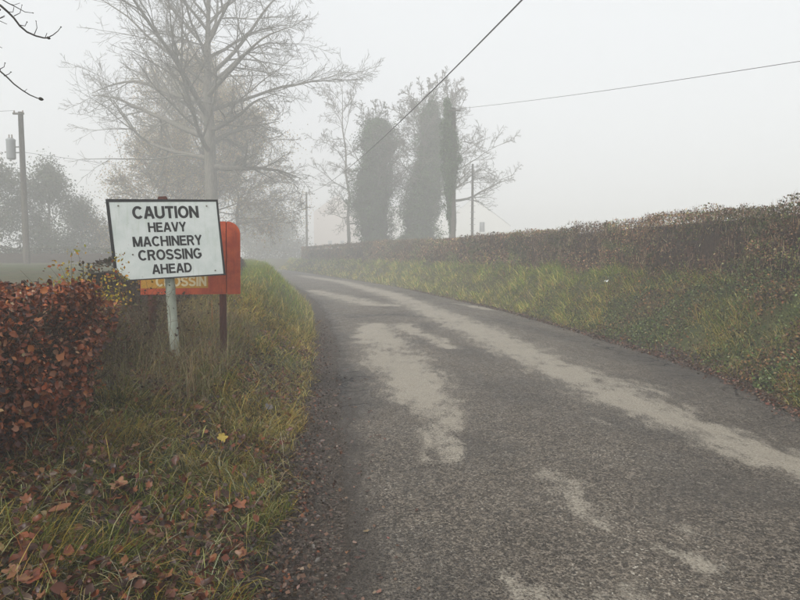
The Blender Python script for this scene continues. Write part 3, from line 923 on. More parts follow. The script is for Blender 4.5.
M_CORE = None
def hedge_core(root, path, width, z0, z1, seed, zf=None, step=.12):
    """a lumpy solid core of packed twigs, coloured dark for the shade inside, following a path (x,Y)"""
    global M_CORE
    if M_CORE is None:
        b = NB("shaded_packed_twigs"); p = b.pos()
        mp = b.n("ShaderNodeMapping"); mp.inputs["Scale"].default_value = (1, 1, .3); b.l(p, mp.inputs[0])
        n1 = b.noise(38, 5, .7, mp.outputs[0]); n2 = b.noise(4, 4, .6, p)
        c = b.mix(b.step(n1, .38, .66), (.022, .015, .012), (.085, .052, .036))  # dark browns stand in for the shade deep in the hedge
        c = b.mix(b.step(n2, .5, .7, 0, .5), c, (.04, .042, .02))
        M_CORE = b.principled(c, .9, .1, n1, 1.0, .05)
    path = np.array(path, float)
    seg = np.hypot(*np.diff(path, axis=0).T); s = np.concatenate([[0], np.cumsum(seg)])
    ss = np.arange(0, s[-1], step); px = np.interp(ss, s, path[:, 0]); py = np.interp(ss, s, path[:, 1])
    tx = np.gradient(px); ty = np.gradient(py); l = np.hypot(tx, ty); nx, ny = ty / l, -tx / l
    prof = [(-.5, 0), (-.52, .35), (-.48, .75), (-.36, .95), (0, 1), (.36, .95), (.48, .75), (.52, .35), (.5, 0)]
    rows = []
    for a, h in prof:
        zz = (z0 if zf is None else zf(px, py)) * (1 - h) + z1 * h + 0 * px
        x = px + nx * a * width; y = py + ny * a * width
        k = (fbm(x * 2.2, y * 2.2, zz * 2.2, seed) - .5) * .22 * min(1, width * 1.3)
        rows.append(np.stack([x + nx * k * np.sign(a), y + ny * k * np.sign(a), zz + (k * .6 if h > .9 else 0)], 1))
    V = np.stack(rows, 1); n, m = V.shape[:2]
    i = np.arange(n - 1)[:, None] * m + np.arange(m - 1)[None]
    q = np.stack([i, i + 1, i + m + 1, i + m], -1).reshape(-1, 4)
    me = raw_mesh("shaded_inner_core", V.reshape(-1, 3), [q, np.array([list(range(m))]), np.array([[(n - 1) * m + j for j in range(m)][::-1]])], smooth=True)
    link("shaded_inner_core", me, M_CORE, root)

# ------------------------------------------------------------------ hedge along the right of the lane
def hedge_top(Y):
    return np.interp(Y, [0, 7, 10, 14, 20, 30, 45, 80], [2.42, 2.45, 2.5, 2.56, 2.5, 2.5, 2.7, 2.75])

def right_hedge():
    root = empty("roadside_hedge", (xR(12) + 2.4, 12, 1.1), "long brown clipped hedge on the right bank running into the fog", "hedge")
    Yend = 72.0
    def shellpts(N, ya, yb, depth, pw=1.2, top=.22):
        Y = ya * (yb / ya) ** (R.random(N) ** pw)
        c = cosd(Y); zt = hedge_top(Y)
        zb = 1.05
        k = R.random(N)
        h = R.random(N)
        u = 1.50 + .12 * h + (fbm(Y * .9, h * 2, 0, 131) - .5) * .8 + .12 * sstep(.85, 1, h)
        ut = R.uniform(1.6, 2.9, N)
        istop = k < top
        u = np.where(istop, ut, u)
        z = zb + (zt - zb) * h
        z = np.where(istop, zt + (fbm(Y * 1.5, ut * 1.5, 0, 133) - .5) * .5, z)
        dd = R.random(N) ** 1.4 * depth
        u = np.where(istop, u, u + dd); z = np.where(istop, z - dd, z)
        return u, Y, z, c, istop
    parts = []
    def leafcol(x, Y, z, N):
        g = fbm(x * .75 + z, Y * .75, z * .8, 141); g2 = fbm(Y * .35, z * 1.4, 5, 143)
        brown = pick(N, [(.29, .15, .08), (.12, .06, .035), (.42, .25, .13), (.19, .10, .075), (.58, .42, .23), (.12, .11, .03), (.015, .01, .008)], [4, 4, 2.2, 2.5, 1.3, 1.3, 2.4])
        green = pick(N, [(.12, .145, .045), (.20, .21, .07), (.075, .11, .035), (.30, .28, .10)], [3, 2, 3, .8])
        m = R.random(N) < .16 + .8 * sstep(.50, .60, g) * (1 - sstep(1.9, 2.4, z) * .5)
        return np.where(m[:, None], green, brown) * (.65 + .9 * sstep(.35, .62, g2))[:, None]
    N = 76000
    u, Y, z, c, it = shellpts(N, 6.0, 24, .28, 1.15)
    gap = fbm(Y * 1.6, z * 1.6, 0, 135)
    keep = R.random(N) < .35 + 1.1 * sstep(.33, .58, gap)
    u, Y, z, c, it = u[keep], Y[keep], z[keep], c[keep], it[keep]
    x = xR(Y) + u / c; N = len(x)
    pos = np.stack([x, Y, z], 1)
    nd = np.where(it[:, None], np.array([[0, 0, 1.]]), np.array([[-.8, -.5, .25]]))
    parts.append(scatter(LEAF2, pos, R.uniform(.018, .042, N) * (1 + .02 * Y), frames(N, nd, 1.1), leafcol(x, Y, z, N), R.uniform(.8, 1.7, N)))
    N = 44000
    u, Y, z, c, it = shellpts(N, 22, Yend, .3, 1.0)
    x = xR(Y) + u / c
    pos = np.stack([x, Y, z], 1)
    nd = np.where(it[:, None], np.array([[0, 0, 1.]]), np.array([[-.8, -.5, .25]]))
    parts.append(scatter(LEAF2, pos, R.uniform(.05, .11, N), frames(N, nd, 1.1), leafcol(x, Y, z, N), R.uniform(.6, 1.2, N)))
    N = 15000
    u, Y, z, c, it = shellpts(N, 1.0, 6.2, .25, 1.0)
    x = xR(Y) + u / c
    parts.append(scatter(LEAF2, np.stack([x, Y, z], 1), R.uniform(.025, .05, N), frames(N, np.where(it[:, None], np.array([[0, 0, 1.]]), np.array([[-.8, -.5, .25]])), 1.1), leafcol(x, Y, z, N), R.uniform(.8, 1.7, N)))
    # end face
    N = 3000
    u = R.uniform(1.5, 3.0, N); Y = Yend + R.uniform(-.2, .1, N); c = cosd(Y); x = xR(Y) + u / c; z = R.uniform(1.1, 2.75, N)
    parts.append(scatter(LEAF2, np.stack([x, Y, z], 1), R.uniform(.05, .11, N), frames(N, np.array([[0, 1., 0]]), 1), leafcol(x, Y, z, N)))
    V, Fs, C = merge(parts)
    link("foliage", raw_mesh("foliage", V, Fs, C), M_HEDGE, root, kind="stuff")
    # upright clipped twigs
    N = 32000
    u, Y, z, c, it = shellpts(N, 6.0, 70, .06, 1.1, .30)
    x = xR(Y) + u / c
    z = np.where(it, z - .10, z - .15)
    col = pick(N, [(.34, .22, .13), (.17, .095, .06), (.60, .46, .28), (.07, .045, .035)], [3, 4, 1.5, 2])
    sc = (Y / 9) ** .7
    a = blades(np.stack([x, Y, z], 1), R.uniform(.06, .22, N), .006 * sc * R.uniform(.7, 1.5, N), R.random(N) * 6.28, np.abs(R.normal(size=N)) * .75, R.uniform(-.5, .6, N), col, col * 1.1, 2)
    link("twigs", raw_mesh("twigs", *a), M_HEDGE, root, kind="stuff")
    Yp = np.concatenate([np.arange(1, 30, .4), np.arange(30, Yend - .3, 1.2)])
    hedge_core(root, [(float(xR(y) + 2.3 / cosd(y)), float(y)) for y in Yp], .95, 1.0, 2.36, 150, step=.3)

def small_hedge(name, label, path, width, z0, ztop, Nl, palette, wts, size, seed, cat="hedge", core=True):
    p = np.array(path, float)
    root = empty(name, (p[0, 0], p[0, 1], z0), label, cat)
    seg = np.hypot(*np.diff(p, axis=0).T); s = np.concatenate([[0], np.cumsum(seg)])
    t = R.random(Nl) * s[-1]
    x = np.interp(t, s, p[:, 0]); y = np.interp(t, s, p[:, 1])
    a = R.random(Nl) * math.pi
    ra = width / 2 * (.75 + .25 * R.random(Nl)) * (1 + .5 * (fbm(x * 1.3, y * 1.3, a * 2, seed) - .5))
    h = ztop - z0
    zz = z0 + h * np.sin(a) ** .5 * (.85 + .3 * (fbm(x * 1.1, y * 1.1, 0, seed + 3) - .2))
    zz = np.where(R.random(Nl) < .4, z0 + (zz - z0) * R.random(Nl), zz)
    pos = np.stack([x + np.cos(a) * ra, y + R.normal(size=Nl) * .1, zz], 1)
    V, Fs, C = scatter(LEAF2 if size < .2 else LEAF4, pos, R.uniform(.6, 1.3, Nl) * size, frames(Nl), pick(Nl, palette, wts), R.uniform(.8, 1.5, Nl))
    link("foliage", raw_mesh("foliage", V, Fs, C), M_HEDGE, root, kind="stuff")
    if core: hedge_core(root, path, width * .6, z0 - .1, z0 + h * .72, seed + 9, step=.2)
    return root

# ------------------------------------------------------------------ thicket of brambles behind the beech hedge
def arching_twigs(N, cx, cy, rx, ry, z0, zmax, r=.0035, seg=5, droop=.35):
    polys = []
    for i in range(N):
        p = np.array([random.gauss(cx, rx), random.uniform(cy - ry, cy + ry), z0 + random.random() * .25])
        d = np.array([random.gauss(0, .5), random.gauss(0, .5), random.uniform(.5, 1.4)]); d /= np.linalg.norm(d)
        L = random.uniform(.35, 1.0) * (zmax - z0)
        pts = [p]
        for k in range(seg):
            d = d + np.array([random.gauss(0, .16), random.gauss(0, .16), -droop * k / seg]); d /= np.linalg.norm(d)
            q = pts[-1] + d * L / seg
            pts.append(q)
        polys.append((np.array(pts), np.linspace(r, r * .35, seg + 1)))
    return polys

def thicket():
    root = empty("bramble_thicket", (-2.9, 5.9, .55), "tangled bramble thicket with yellow leaves behind the white sign's post", "bramble")
    polys = [p_ for p_ in arching_twigs(520, -3.05, 6.5, .34, .9, .45, 1.45) if p_[0][:, 0].max() < -2.1]
    V, Fs = tubes(polys, 3)
    link("stems", raw_mesh("stems", V, Fs), M_TWIG, root, kind="stuff")
    tips = np.array([p[random.randint(2, 5)] for p, r in polys for _ in range(9)])
    tips += R.normal(size=tips.shape) * .05
    N = len(tips)
    z = tips[:, 2]
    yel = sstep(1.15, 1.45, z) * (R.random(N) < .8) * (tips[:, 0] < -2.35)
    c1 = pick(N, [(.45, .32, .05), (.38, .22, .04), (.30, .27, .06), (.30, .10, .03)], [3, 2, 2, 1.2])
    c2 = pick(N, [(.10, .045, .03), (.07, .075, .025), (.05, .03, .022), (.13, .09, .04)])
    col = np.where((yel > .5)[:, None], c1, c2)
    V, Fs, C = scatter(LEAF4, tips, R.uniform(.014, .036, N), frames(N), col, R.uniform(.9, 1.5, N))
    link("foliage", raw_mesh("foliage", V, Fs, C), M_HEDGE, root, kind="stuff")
    # a small yellow-leaved seedling shrub standing above the beech hedge
    root = empty("yellow_shrub", (-2.42, 5.15, .5), "small shrub with yellow and orange leaves between beech hedge and white sign", "shrub")
    polys = [p_ for p_ in arching_twigs(200, -2.60, 5.45, .12, .16, .6, 1.55, .003, 5, .1) if p_[0][:, 0].max() < -2.47]
    V, Fs = tubes(polys, 4)
    link("stems", raw_mesh("stems", V, Fs), M_TWIG, root)
    tips = np.array([p[random.randint(2, 5)] for p, r in polys for _ in range(26)]) 
    tips += R.normal(size=tips.shape) * .035
    N = len(tips)
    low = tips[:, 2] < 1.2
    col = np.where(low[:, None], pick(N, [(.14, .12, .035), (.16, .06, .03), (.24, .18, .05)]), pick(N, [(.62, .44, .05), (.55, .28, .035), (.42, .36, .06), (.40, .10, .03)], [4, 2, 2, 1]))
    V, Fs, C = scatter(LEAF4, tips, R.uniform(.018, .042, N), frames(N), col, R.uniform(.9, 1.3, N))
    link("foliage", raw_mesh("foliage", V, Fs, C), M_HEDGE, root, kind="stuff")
    # dead teasel-like stalk
    root = empty("seed_stalk", AT(83, 285, 5.0), "thin dark seed-headed stalk standing above the beech hedge", "plant")
    a, b = AT(83, 300, 5.0), AT(83, 264, 5.0)
    V, Fs = tubes([(np.array([a, (a + b) / 2 + [.004, 0, 0], b]), np.array([.003, .0025, .002]))], 5)
    link("stem", raw_mesh("stem", V, Fs), M_DTWIG, root)
    hp = [b + np.array([0, 0, t]) for t in (-.004, .004, .014, .022, .028)]
    V, Fs = tubes([(np.array(hp), np.array([.002, .009, .011, .007, .001]))], 7)
    link("seed_head", raw_mesh("seed_head", V, Fs), M_TWIG, root)

# ------------------------------------------------------------------ trees
def unit(v): return v / (np.linalg.norm(v) + 1e-9)
def grow(out, p, d, L, r, lev, P):
    prm = P[lev]
    n = prm['n']
    pts = [p]; rs = [r]
    dd = unit(d)
    for k in range(n):
        f = (k + 1) / n
        dd = dd + np.array([random.gauss(0, prm['w']), random.gauss(0, prm['w']), random.gauss(0, prm['w'] * .8)])
        dd[2] += prm['up'] * (1 if k < n * .45 else prm.get('late', 1))
        dd = unit(dd)
        pts.append(pts[-1] + dd * L / n)
        rs.append(max(r * (1 - f * prm['tap']), prm['rmin']))
    pts = np.array(pts)
    out.append((pts, np.array(rs), lev))
    if lev + 1 >= len(P): return
    q = P[lev + 1]
    nc = max(1, int(prm['kids'] * random.uniform(.8, 1.2)))
    for i in range(nc):
        f = prm['k0'] + (1 - prm['k0']) * (i + random.random() * .7) / nc
        f = min(f, .999)
        t = f * n; k = int(t); a = t - k
        q0 = pts[k] * (1 - a) + pts[k + 1] * a
        tan = unit(pts[k + 1] - pts[k])
        rnd = unit(np.cross(tan, np.array([random.gauss(0, 1) for _ in range(3)])))
        ang = rad(random.gauss(prm['ang'], 9))
        cd = tan * math.cos(ang) + rnd * math.sin(ang)
        cr = max(rs[k] * prm['rr'] * random.uniform(.8, 1.1), q['rmin'])
        cl = L * prm['lr'] * (1 - .55 * f) * random.uniform(.7, 1.25)
        grow(out, q0, cd, cl, cr, lev + 1, P)

def tree_objects(root, trunk, polys, mat, trunk_k=12, limb_cap=40):
    """trunk: list of (pts, radii); polys: list of (pts, radii, level)"""
    V, Fs = tubes(trunk, trunk_k)
    link("trunk", raw_mesh("trunk", V, Fs, smooth=True), mat, root)
    l0 = [(p, r) for p, r, l in polys if l == 0]
    for i, (p, r) in enumerate(l0[:limb_cap]):
        V, Fs = tubes([(p, r)], 7)
        link("limb", raw_mesh("limb", V, Fs, smooth=True), mat, root)
    rest = [(p, r) for p, r, l in polys if l == 1] + l0[limb_cap:]
    parts = []
    if rest:
        V, Fs = tubes(rest, 5); parts.append((V, Fs, np.zeros((len(V), 3))))
    tw = [(p, r) for p, r, l in polys if l >= 2]
    if tw:
        V, Fs = tubes(tw, 3); parts.append((V, Fs, np.zeros((len(V), 3))))
    if parts:
        V, Fs, _ = merge(parts)
        link("twigs", raw_mesh("twigs", V, Fs, smooth=True), mat, root, kind="stuff")

def big_tree():
    random.seed(41)
    Y = 43.0; K = 1.43
    base = np.array([AT(213, 256, Y)[0], Y, 1.0])
    root = empty("bare_tree", base, "tall bare tree with wide spreading limbs rising behind the white sign", "tree")
    hts = np.array([0, 1.2, 3, 5, 6.4, 8, 10, 12, 14, 15.6]) * K
    rr = np.array([.40, .33, .29, .275, .26, .22, .15, .09, .05, .02]) * K
    px = np.interp(hts, [0, 6, 12, 18], [0, .02, -.12, .02]) + R.normal(size=len(hts)) * .03
    trunk = np.stack([base[0] + px, base[1] + R.normal(size=len(hts)) * .03, base[2] + hts], 1)
    P = [
        dict(n=12, w=.09, up=.020, late=-2.4, tap=.9, rmin=.018, kids=12, k0=.14, ang=40, rr=.5, lr=.50),
        dict(n=8, w=.12, up=.0, late=-1, tap=.85, rmin=.014, kids=8, k0=.1, ang=42, rr=.55, lr=.50),
        dict(n=4, w=.15, up=.015, tap=.7, rmin=.0115, kids=6, k0=.1, ang=40, rr=.6, lr=.52),
        dict(n=2, w=.17, up=.05, tap=.5, rmin=.0095, kids=0, k0=0, ang=40, rr=.6, lr=.5),
    ]
    out = []
    N = 34
    for i in range(N):
        h = (4.7 + (14.8 - 4.7) * (i / (N - 1)) ** .95) * K
        az = i * 2.399 + random.uniform(-.4, .4)
        x = np.interp(h, hts, trunk[:, 0]); y = np.interp(h, hts, trunk[:, 1])
        r = np.interp(h, hts, rr)
        f = (h / K - 4.7) / 10.1
        elev = rad(4 + 62 * f ** .75 + random.uniform(-9, 9))
        L = K * (9.4 - 3.9 * f) * random.uniform(.85, 1.12)
        if f < .25 and math.cos(az) > .3: L *= .55
        d = np.array([math.cos(az) * math.cos(elev), math.sin(az) * math.cos(elev), math.sin(elev)])
        grow(out, np.array([x, y, base[2] + h]), d, L, max(r * random.uniform(.42, .62), .09), 0, P)
    tree_objects(root, [(trunk, rr)], out, M_BARK)

def generic_tree(name, label, px, Y, ytop, spread, seed, base_z=1.0, trunk_r=.2, first=.3, nl=16, leaves=None, group=None, twig=.008, dens=1.0, mat=None, elev=(15, 60), droop=-2.0, hub=None):
    random.seed(seed)
    x0 = AT(px, 256, Y)[0]; ztop = AT(px, ytop, Y)[2]
    H = ztop - base_z
    base = np.array([x0, Y, base_z])
    root = empty(name, base, label, "tree", group)
    hts = np.linspace(0, H * .96, 9); rr = trunk_r * (1 - .93 * (hts / hts[-1]) ** .9); rr[0] *= 1.25
    wob = np.cumsum(np.array([random.gauss(0, .016 * H) for _ in hts])); wob -= wob[0]
    trunk = np.stack([x0 + wob, Y + wob * .5, base_z + hts], 1)
    P = [
        dict(n=9, w=.10, up=.03, late=droop, tap=.9, rmin=twig * 1.6, kids=8 * dens, k0=.15, ang=43, rr=.5, lr=.52),
        dict(n=6, w=.14, up=.0, late=-1, tap=.85, rmin=twig * 1.25, kids=6 * dens, k0=.12, ang=45, rr=.55, lr=.52),
        dict(n=3, w=.17, up=.01, tap=.7, rmin=twig, kids=4 * dens, k0=.1, ang=42, rr=.6, lr=.55),
        dict(n=1, w=.18, up=.02, tap=.5, rmin=twig * .9, kids=0, k0=0, ang=40, rr=.6, lr=.5),
    ]
    out = []
    for i in range(nl):
        f = (i + .3 * random.random()) / nl
        h = H * (first + (.93 - first) * f)
        az = i * 2.399 + random.uniform(-.5, .5)
        el = rad(elev[0] + (elev[1] - elev[0]) * f + random.uniform(-9, 9))
        L = spread * (1 - .6 * f ** 1.3) * random.uniform(.8, 1.15)
        x = np.interp(h, hts, trunk[:, 0]); y = np.interp(h, hts, trunk[:, 1])
        d = np.array([math.cos(az) * math.cos(el), math.sin(az) * math.cos(el), math.sin(el)])
        grow(out, np.array([x, y, base_z + h]), d, L, float(np.interp(h, hts, rr)) * random.uniform(.4, .6), 0, P)
    tree_objects(root, [(trunk, rr)], out, mat or M_BARK, 9)
    if leaves:
        tips = np.concatenate([p[1:] for p, r, l in out if l >= 2])
        Nf = int(leaves['n'])
        pos = tips[R.integers(0, len(tips), Nf)] + R.normal(size=(Nf, 3)) * leaves.get('jit', .12)
        V, Fs, C = scatter(LEAF2, pos, R.uniform(.6, 1.4, Nf) * leaves['size'], frames(Nf), pick(Nf, leaves['pal'], leaves.get('w')), R.uniform(.8, 1.4, Nf))
        link("foliage", raw_mesh("foliage", V, Fs, C), M_FARLEAF, root, kind="stuff")
    return root

IVY = [(.038, .105, .012), (.055, .13, .018), (.09, .18, .03), (.018, .045, .006)]
def ivy_bump(an, zz, seed):
    f = fbm(np.cos(an) * 1.1 + 5, np.sin(an) * 1.1 + zz * .75, zz * .5, seed)
    g = fbm(np.cos(an) * 2.6, np.sin(an) * 2.6 + zz * 2.2, zz * .5, seed + 7)
    return .96 + 1.6 * (f - .5) + 1.7 * (g - .5)

def ivy_column(root, axis, radii, N, seed, size=.12):
    axis = np.array(axis, float); radii = np.array(radii, float)
    z = axis[:, 2]
    t = R.random(N)
    # area-weighted heights
    zz = z[0] + (z[-1] - z[0]) * t
    r = np.interp(zz, z, radii)
    keep = R.random(N) < r / r.max() + .15
    zz, r = zz[keep], r[keep]; n = len(zz)
    an = R.random(n) * 6.283
    ro = r * ivy_bump(an, zz, seed) * (1 - .22 * R.random(n) ** 1.6) * np.where(R.random(n) < .16, R.uniform(1.0, 1.38, n), 1.0)
    # hanging shelves
    x = np.interp(zz, z, axis[:, 0]) + np.cos(an) * ro; y = np.interp(zz, z, axis[:, 1]) + np.sin(an) * ro
    nrm = np.stack([np.cos(an), np.sin(an), .5 + 0 * an], 1)
    V, Fs, C = scatter(LEAF2, np.stack([x, y, zz - .15 * R.random(n)], 1), R.uniform(.6, 1.4, n) * size, frames(n, nrm, .8), pick(n, IVY, [4, 3, 1.5, 3]), R.uniform(1.0, 1.8, n))
    m = 90; cz = z[0] + (z[-1] - z[0]) * R.random(m) ** .9; ca = R.random(m) * 6.283; rr_ = np.interp(cz, z, radii) * ivy_bump(ca, cz, seed) * R.uniform(.9, 1.22, m)
    cc = np.stack([np.interp(cz, z, axis[:, 0]) + np.cos(ca) * rr_, np.interp(cz, z, axis[:, 1]) + np.sin(ca) * rr_, cz], 1)
    P2 = np.repeat(cc, 70, 0) + R.normal(size=(m * 70, 3)) * np.array([.20, .20, .34]) * (radii.max() / 1.6)
    A2 = scatter(LEAF2, P2, R.uniform(.6, 1.4, m * 70) * size, frames(m * 70), pick(m * 70, IVY, [4, 3, 1.5, 3]), R.uniform(1.0, 1.8, m * 70))
    V, Fs, C = merge([(V, Fs, C), A2])
    link("ivy", raw_mesh("ivy", V, Fs, C), M_FARLEAF, root, kind="stuff")
    zs = np.linspace(z[0], z[-1], 48)
    pts = np.stack([np.interp(zs, z, axis[:, 0]), np.interp(zs, z, axis[:, 1]), zs], 1)
    rr = np.interp(zs, z, radii) * .72; rr[-1] = .03
    V, Fs = tubes([(pts, rr)], 24)
    cen = np.stack([np.interp(V[:, 2], z, axis[:, 0]), np.interp(V[:, 2], z, axis[:, 1]), V[:, 2]], 1)
    dv = V - cen; V = cen + dv * ivy_bump(np.arctan2(dv[:, 1], dv[:, 0]), V[:, 2], seed)[:, None]
    C = np.tile(np.array([[.022, .036, .010]]), (len(V), 1))
    link("ivy_dark_core", raw_mesh("ivy_dark_core", V, Fs, C, smooth=True), M_FARLEAF, root)  # solid dark green core filling the leaf shell

def ivy_trees():
    # thick straight column
    random.seed(5)
    Y = 60
    bx = AT(376, 256, Y)[0]
    root = generic_tree("ivy_clad_tree", "straight ivy-covered tree trunk, leftmost of the ivy-clad trees by the hedge", 376, Y, 104, 5.4, 15, .8, .34, .4, 15, twig=.015, dens=1.1)
    def A(px, py, YY=Y): return AT(px, py, YY)
    ax = [[bx - .15, Y, .5], A(375, 235), A(373, 205), A(374, 170), A(376, 140), A(377, 124), A(377, 118)]
    ivy_column(root, ax, [1.25, 1.9, 2.05, 1.75, 1.9, 1.5, .6], 34000, 161)
    # leaning column with fork
    root = generic_tree("ivy_clad_tree", "leaning forked ivy-covered tree between the straight ivy trunk and the pole", 424, 58, 84, 6.6, 16, .9, .3, .35, 20, twig=.015, dens=1.2)
    Y2 = 58
    ax = [A(410, 252, Y2), A(414, 235, Y2), A(419, 215, Y2), A(427, 185, Y2), A(432, 160, Y2), A(431, 135, Y2), A(431, 112, Y2), A(431, 100, Y2)]
    ivy_column(root, ax, [1.3, 2.0, 1.7, 2.0, 1.45, 1.0, .75, .2], 32000, 171)

def right_bare():
    generic_tree("bare_tree", "gnarled bare tree spreading right behind the utility pole, right of the ivy-clad trees", 452, 62, 86, 7.0, 17, .9, .4, .35, 18, twig=.016, dens=1.1, elev=(5, 65), droop=-2.4)
    generic_tree("bare_tree", "faint bare tree in the fog left of the straight ivy-covered trunk", 345, 70, 74, 7.4, 18, .9, .24, .2, 16, twig=.017, dens=1.0, elev=(0, 65))

def left_trees():
    pal = [(.50, .35, .15), (.36, .27, .12), (.60, .42, .17), (.28, .26, .11)]
    generic_tree("brown_leaved_tree", "dense rounded tree holding brown leaves behind the tall bare tree", 214, 58, 86, 9.4, 23, .9, .3, .22, 30, leaves=dict(n=50000, size=.13, pal=pal, jit=.6), twig=.017, dens=1.3, mat=M_TWIG, elev=(0, 75), droop=-1.2)
    generic_tree("brown_leaved_tree", "lower brown twiggy tree just left of the dense brown-leaved tree", 155, 52, 140, 5.4, 24, .9, .2, .06, 20, leaves=dict(n=24000, size=.12, pal=pal, jit=.55), twig=.016, dens=1.3, mat=M_TWIG, elev=(0, 70), droop=-1.0)
    generic_tree("brown_leaved_tree", "lower brown twiggy tree just right of the dense brown-leaved tree", 234, 58, 128, 6.6, 25, .9, .22, .34, 20, leaves=dict(n=18000, size=.12, pal=pal, jit=.55), twig=.016, dens=1.3, mat=M_TWIG, elev=(0, 70), droop=-1.0)
    dk = [(.08, .10, .05), (.11, .13, .07), (.15, .15, .09), (.06, .07, .04)]
    generic_tree("evergreen_tree", "dark evergreen tree in the fog at the far left behind the transformer pole", -8, 46, 172, 3.5, 26, .6, .24, .03, 16, leaves=dict(n=15000, size=.16, pal=dk, jit=.45), twig=.010, elev=(0, 70), group=None)
    generic_tree("evergreen_tree", "dark evergreen tree in the fog just right of the transformer pole", 48, 49, 174, 3.6, 27, .6, .24, .03, 16, leaves=dict(n=16000, size=.16, pal=dk, jit=.45), twig=.010, elev=(0, 70))
    generic_tree("evergreen_tree", "low dark evergreen tree in the fog nearest the white sign's left edge", 82, 54, 212, 3.0, 28, .6, .2, .03, 14, leaves=dict(n=11000, size=.16, pal=dk, jit=.45), twig=.010, elev=(0, 70))
    # dim trees where the lane vanishes
    far_pal = [(.16, .16, .10), (.22, .20, .13), (.12, .13, .08)]
    generic_tree("distant_tree", "low spreading tree mass in the fog closing off the bend beside the red sign", 258, 96, 214, 7.0, 61, .4, .3, .02, 18, leaves=dict(n=9000, size=.30, pal=far_pal, jit=.8), twig=.02, dens=.7, elev=(-5, 60))
    generic_tree("distant_tree", "low tree in the fog where the lane disappears, left of the hedge's far end", 284, 104, 232, 6.0, 62, .4, .25, .02, 16, leaves=dict(n=7000, size=.30, pal=far_pal, jit=.8), twig=.02, dens=.7, elev=(-5, 60))
    generic_tree("distant_tree", "dim tree fading into the fog above the end of the lane", 250, 190, 204, 9.0, 29, .8, .3, .15, 16, leaves=dict(n=9000, size=.34, pal=dk, jit=.7), twig=.02, dens=.8)
    generic_tree("distant_tree", "faint tree in the fog left of the pole at the lane end", 276, 205, 218, 8.0, 30, .8, .3, .12, 14, leaves=dict(n=8000, size=.34, pal=dk, jit=.7), twig=.02, dens=.8)

def overhead_branches():
    """hedgerow tree standing just outside the frame; two of its twigs reach in"""
    random.seed(77)
    base = np.array([-5.6, 4.9, .35])
    root = empty("hedgerow_tree", base, "near tree whose thin dark budded twigs enter at the top left corner", "tree")
    hts = np.array([0, 1, 2, 3, 4, 5.2]); rr = np.array([.17, .14, .13, .11, .09, .05])
    trunk = np.stack([base[0] + hts * .04, base[1] + 0 * hts, base[2] + hts], 1)
    tk = tubes([(trunk, rr)], 10)
    link("trunk", raw_mesh("trunk", *tk, smooth=True), M_DTWIG, root)
    Yb = 4.6
    def Q(px, py, dy=0): return AT(px, py, Yb + dy)
    limbs = []
    s1 = trunk[4]
    m1 = [s1, s1 * .5 + Q(-60, -20) * .5 + [0, 0, .12], Q(-60, -20), Q(-18, -2), Q(0, 10)]
    limbs.append((np.array(m1), np.array([.035, .028, .018, .011, .009])))
    s2 = trunk[3]
    m2 = [s2, s2 * .5 + Q(-60, 30) * .5 + [0, 0, .08], Q(-60, 30), Q(-20, 52), Q(0, 70)]
    limbs.append((np.array(m2), np.array([.03, .022, .014, .008, .007])))
    for l in limbs:
        V, Fs = tubes([l], 6)
        link("limb", raw_mesh("limb", V, Fs, smooth=True), M_DTWIG, root)
    def tw(pts, r0, r1): return (np.array([Q(*p) for p in pts]), np.linspace(r0, r1, len(pts)))
    T = [
        tw([(0, 5), (8, 12), (14, 18), (20, 26), (27, 32), (36, 36), (44, 38), (49, 38)], .0085, .005),
        tw([(47, 38), (53, 35), (58, 31), (61, 27)], .004, .002),
        tw([(19, 25), (25, 26), (27, 22)], .0035, .002), tw([(34, 35), (37, 28), (36, 21)], .003, .0018), tw([(45, 38), (47, 33)], .0025, .002),
        tw([(0, -2), (8, 3), (16, 7), (25, 12), (33, 13)], .0045, .002), tw([(8, 12), (13, 12), (14, 7)], .003, .002),
        tw([(14, 16), (20, 13), (22, 5)], .003, .0015), tw([(10, 4), (14, 5), (20, 3)], .0025, .0015),
        tw([(0, 71), (7, 77), (14, 84), (22, 90), (30, 95), (37, 98), (41, 99)], .006, .0035),
        tw([(0, 69), (4, 67), (5, 63)], .003, .002), tw([(4, 76), (9, 74), (11, 72)], .003, .002), tw([(22, 90), (25, 91), (27, 89)], .002, .0015),
    ]
    for _ in range(16):
        px, py = random.uniform(-70, -5), random.uniform(-40, 60)
        T.append(tw([(px, py), (px + 12, py + 8), (px + 24, py + random.uniform(0, 16))], .004, .002))
    V, Fs = tubes(T, 5)
    parts = [(V, Fs, np.zeros((len(V), 3)))]
    buds = []
    for (px, py, s) in [(48.5, 38, .016), (41, 99, .02), (61, 27, .007), (27, 22, .006), (36, 21, .005), (33, 13, .006), (22, 5, .005), (5, 63, .006), (11, 72, .006), (14, 84, .006), (30, 95, .005)]:
        c = Q(px, py)
        ps = np.array([c + [s * t, 0, -s * t * .3] for t in (-1, -.5, 0, .5, 1)]); buds.append((ps, np.array([.001, .7, .85, .6, .05]) * s * .8))
    V2, F2 = tubes(buds, 6)
    parts.append((V2, F2, np.zeros((len(V2), 3))))
    V, Fs, _ = merge(parts)
    link("twigs", raw_mesh("twigs", V, Fs, smooth=True), M_DTWIG, root)

# ------------------------------------------------------------------ poles and wires
def simple(name, col, rough=.6, metal=0, spec=.4):
    b = NB(name); n = b.noise(25, 4)
    return b.principled(b.mix(b.math('MULTIPLY', n, .4), col, tuple(c * .5 for c in col)), rough, spec, metal=metal)
M_STEEL = simple("galvanised_steel", (.30, .31, .31), .5, .6)
M_WIRE = simple("black_cable", (.025, .025, .027), .6)
M_GREYPAINT = simple("transformer_grey", (.33, .35, .36), .5)
M_INSUL = simple("porcelain", (.22, .16, .12), .3)

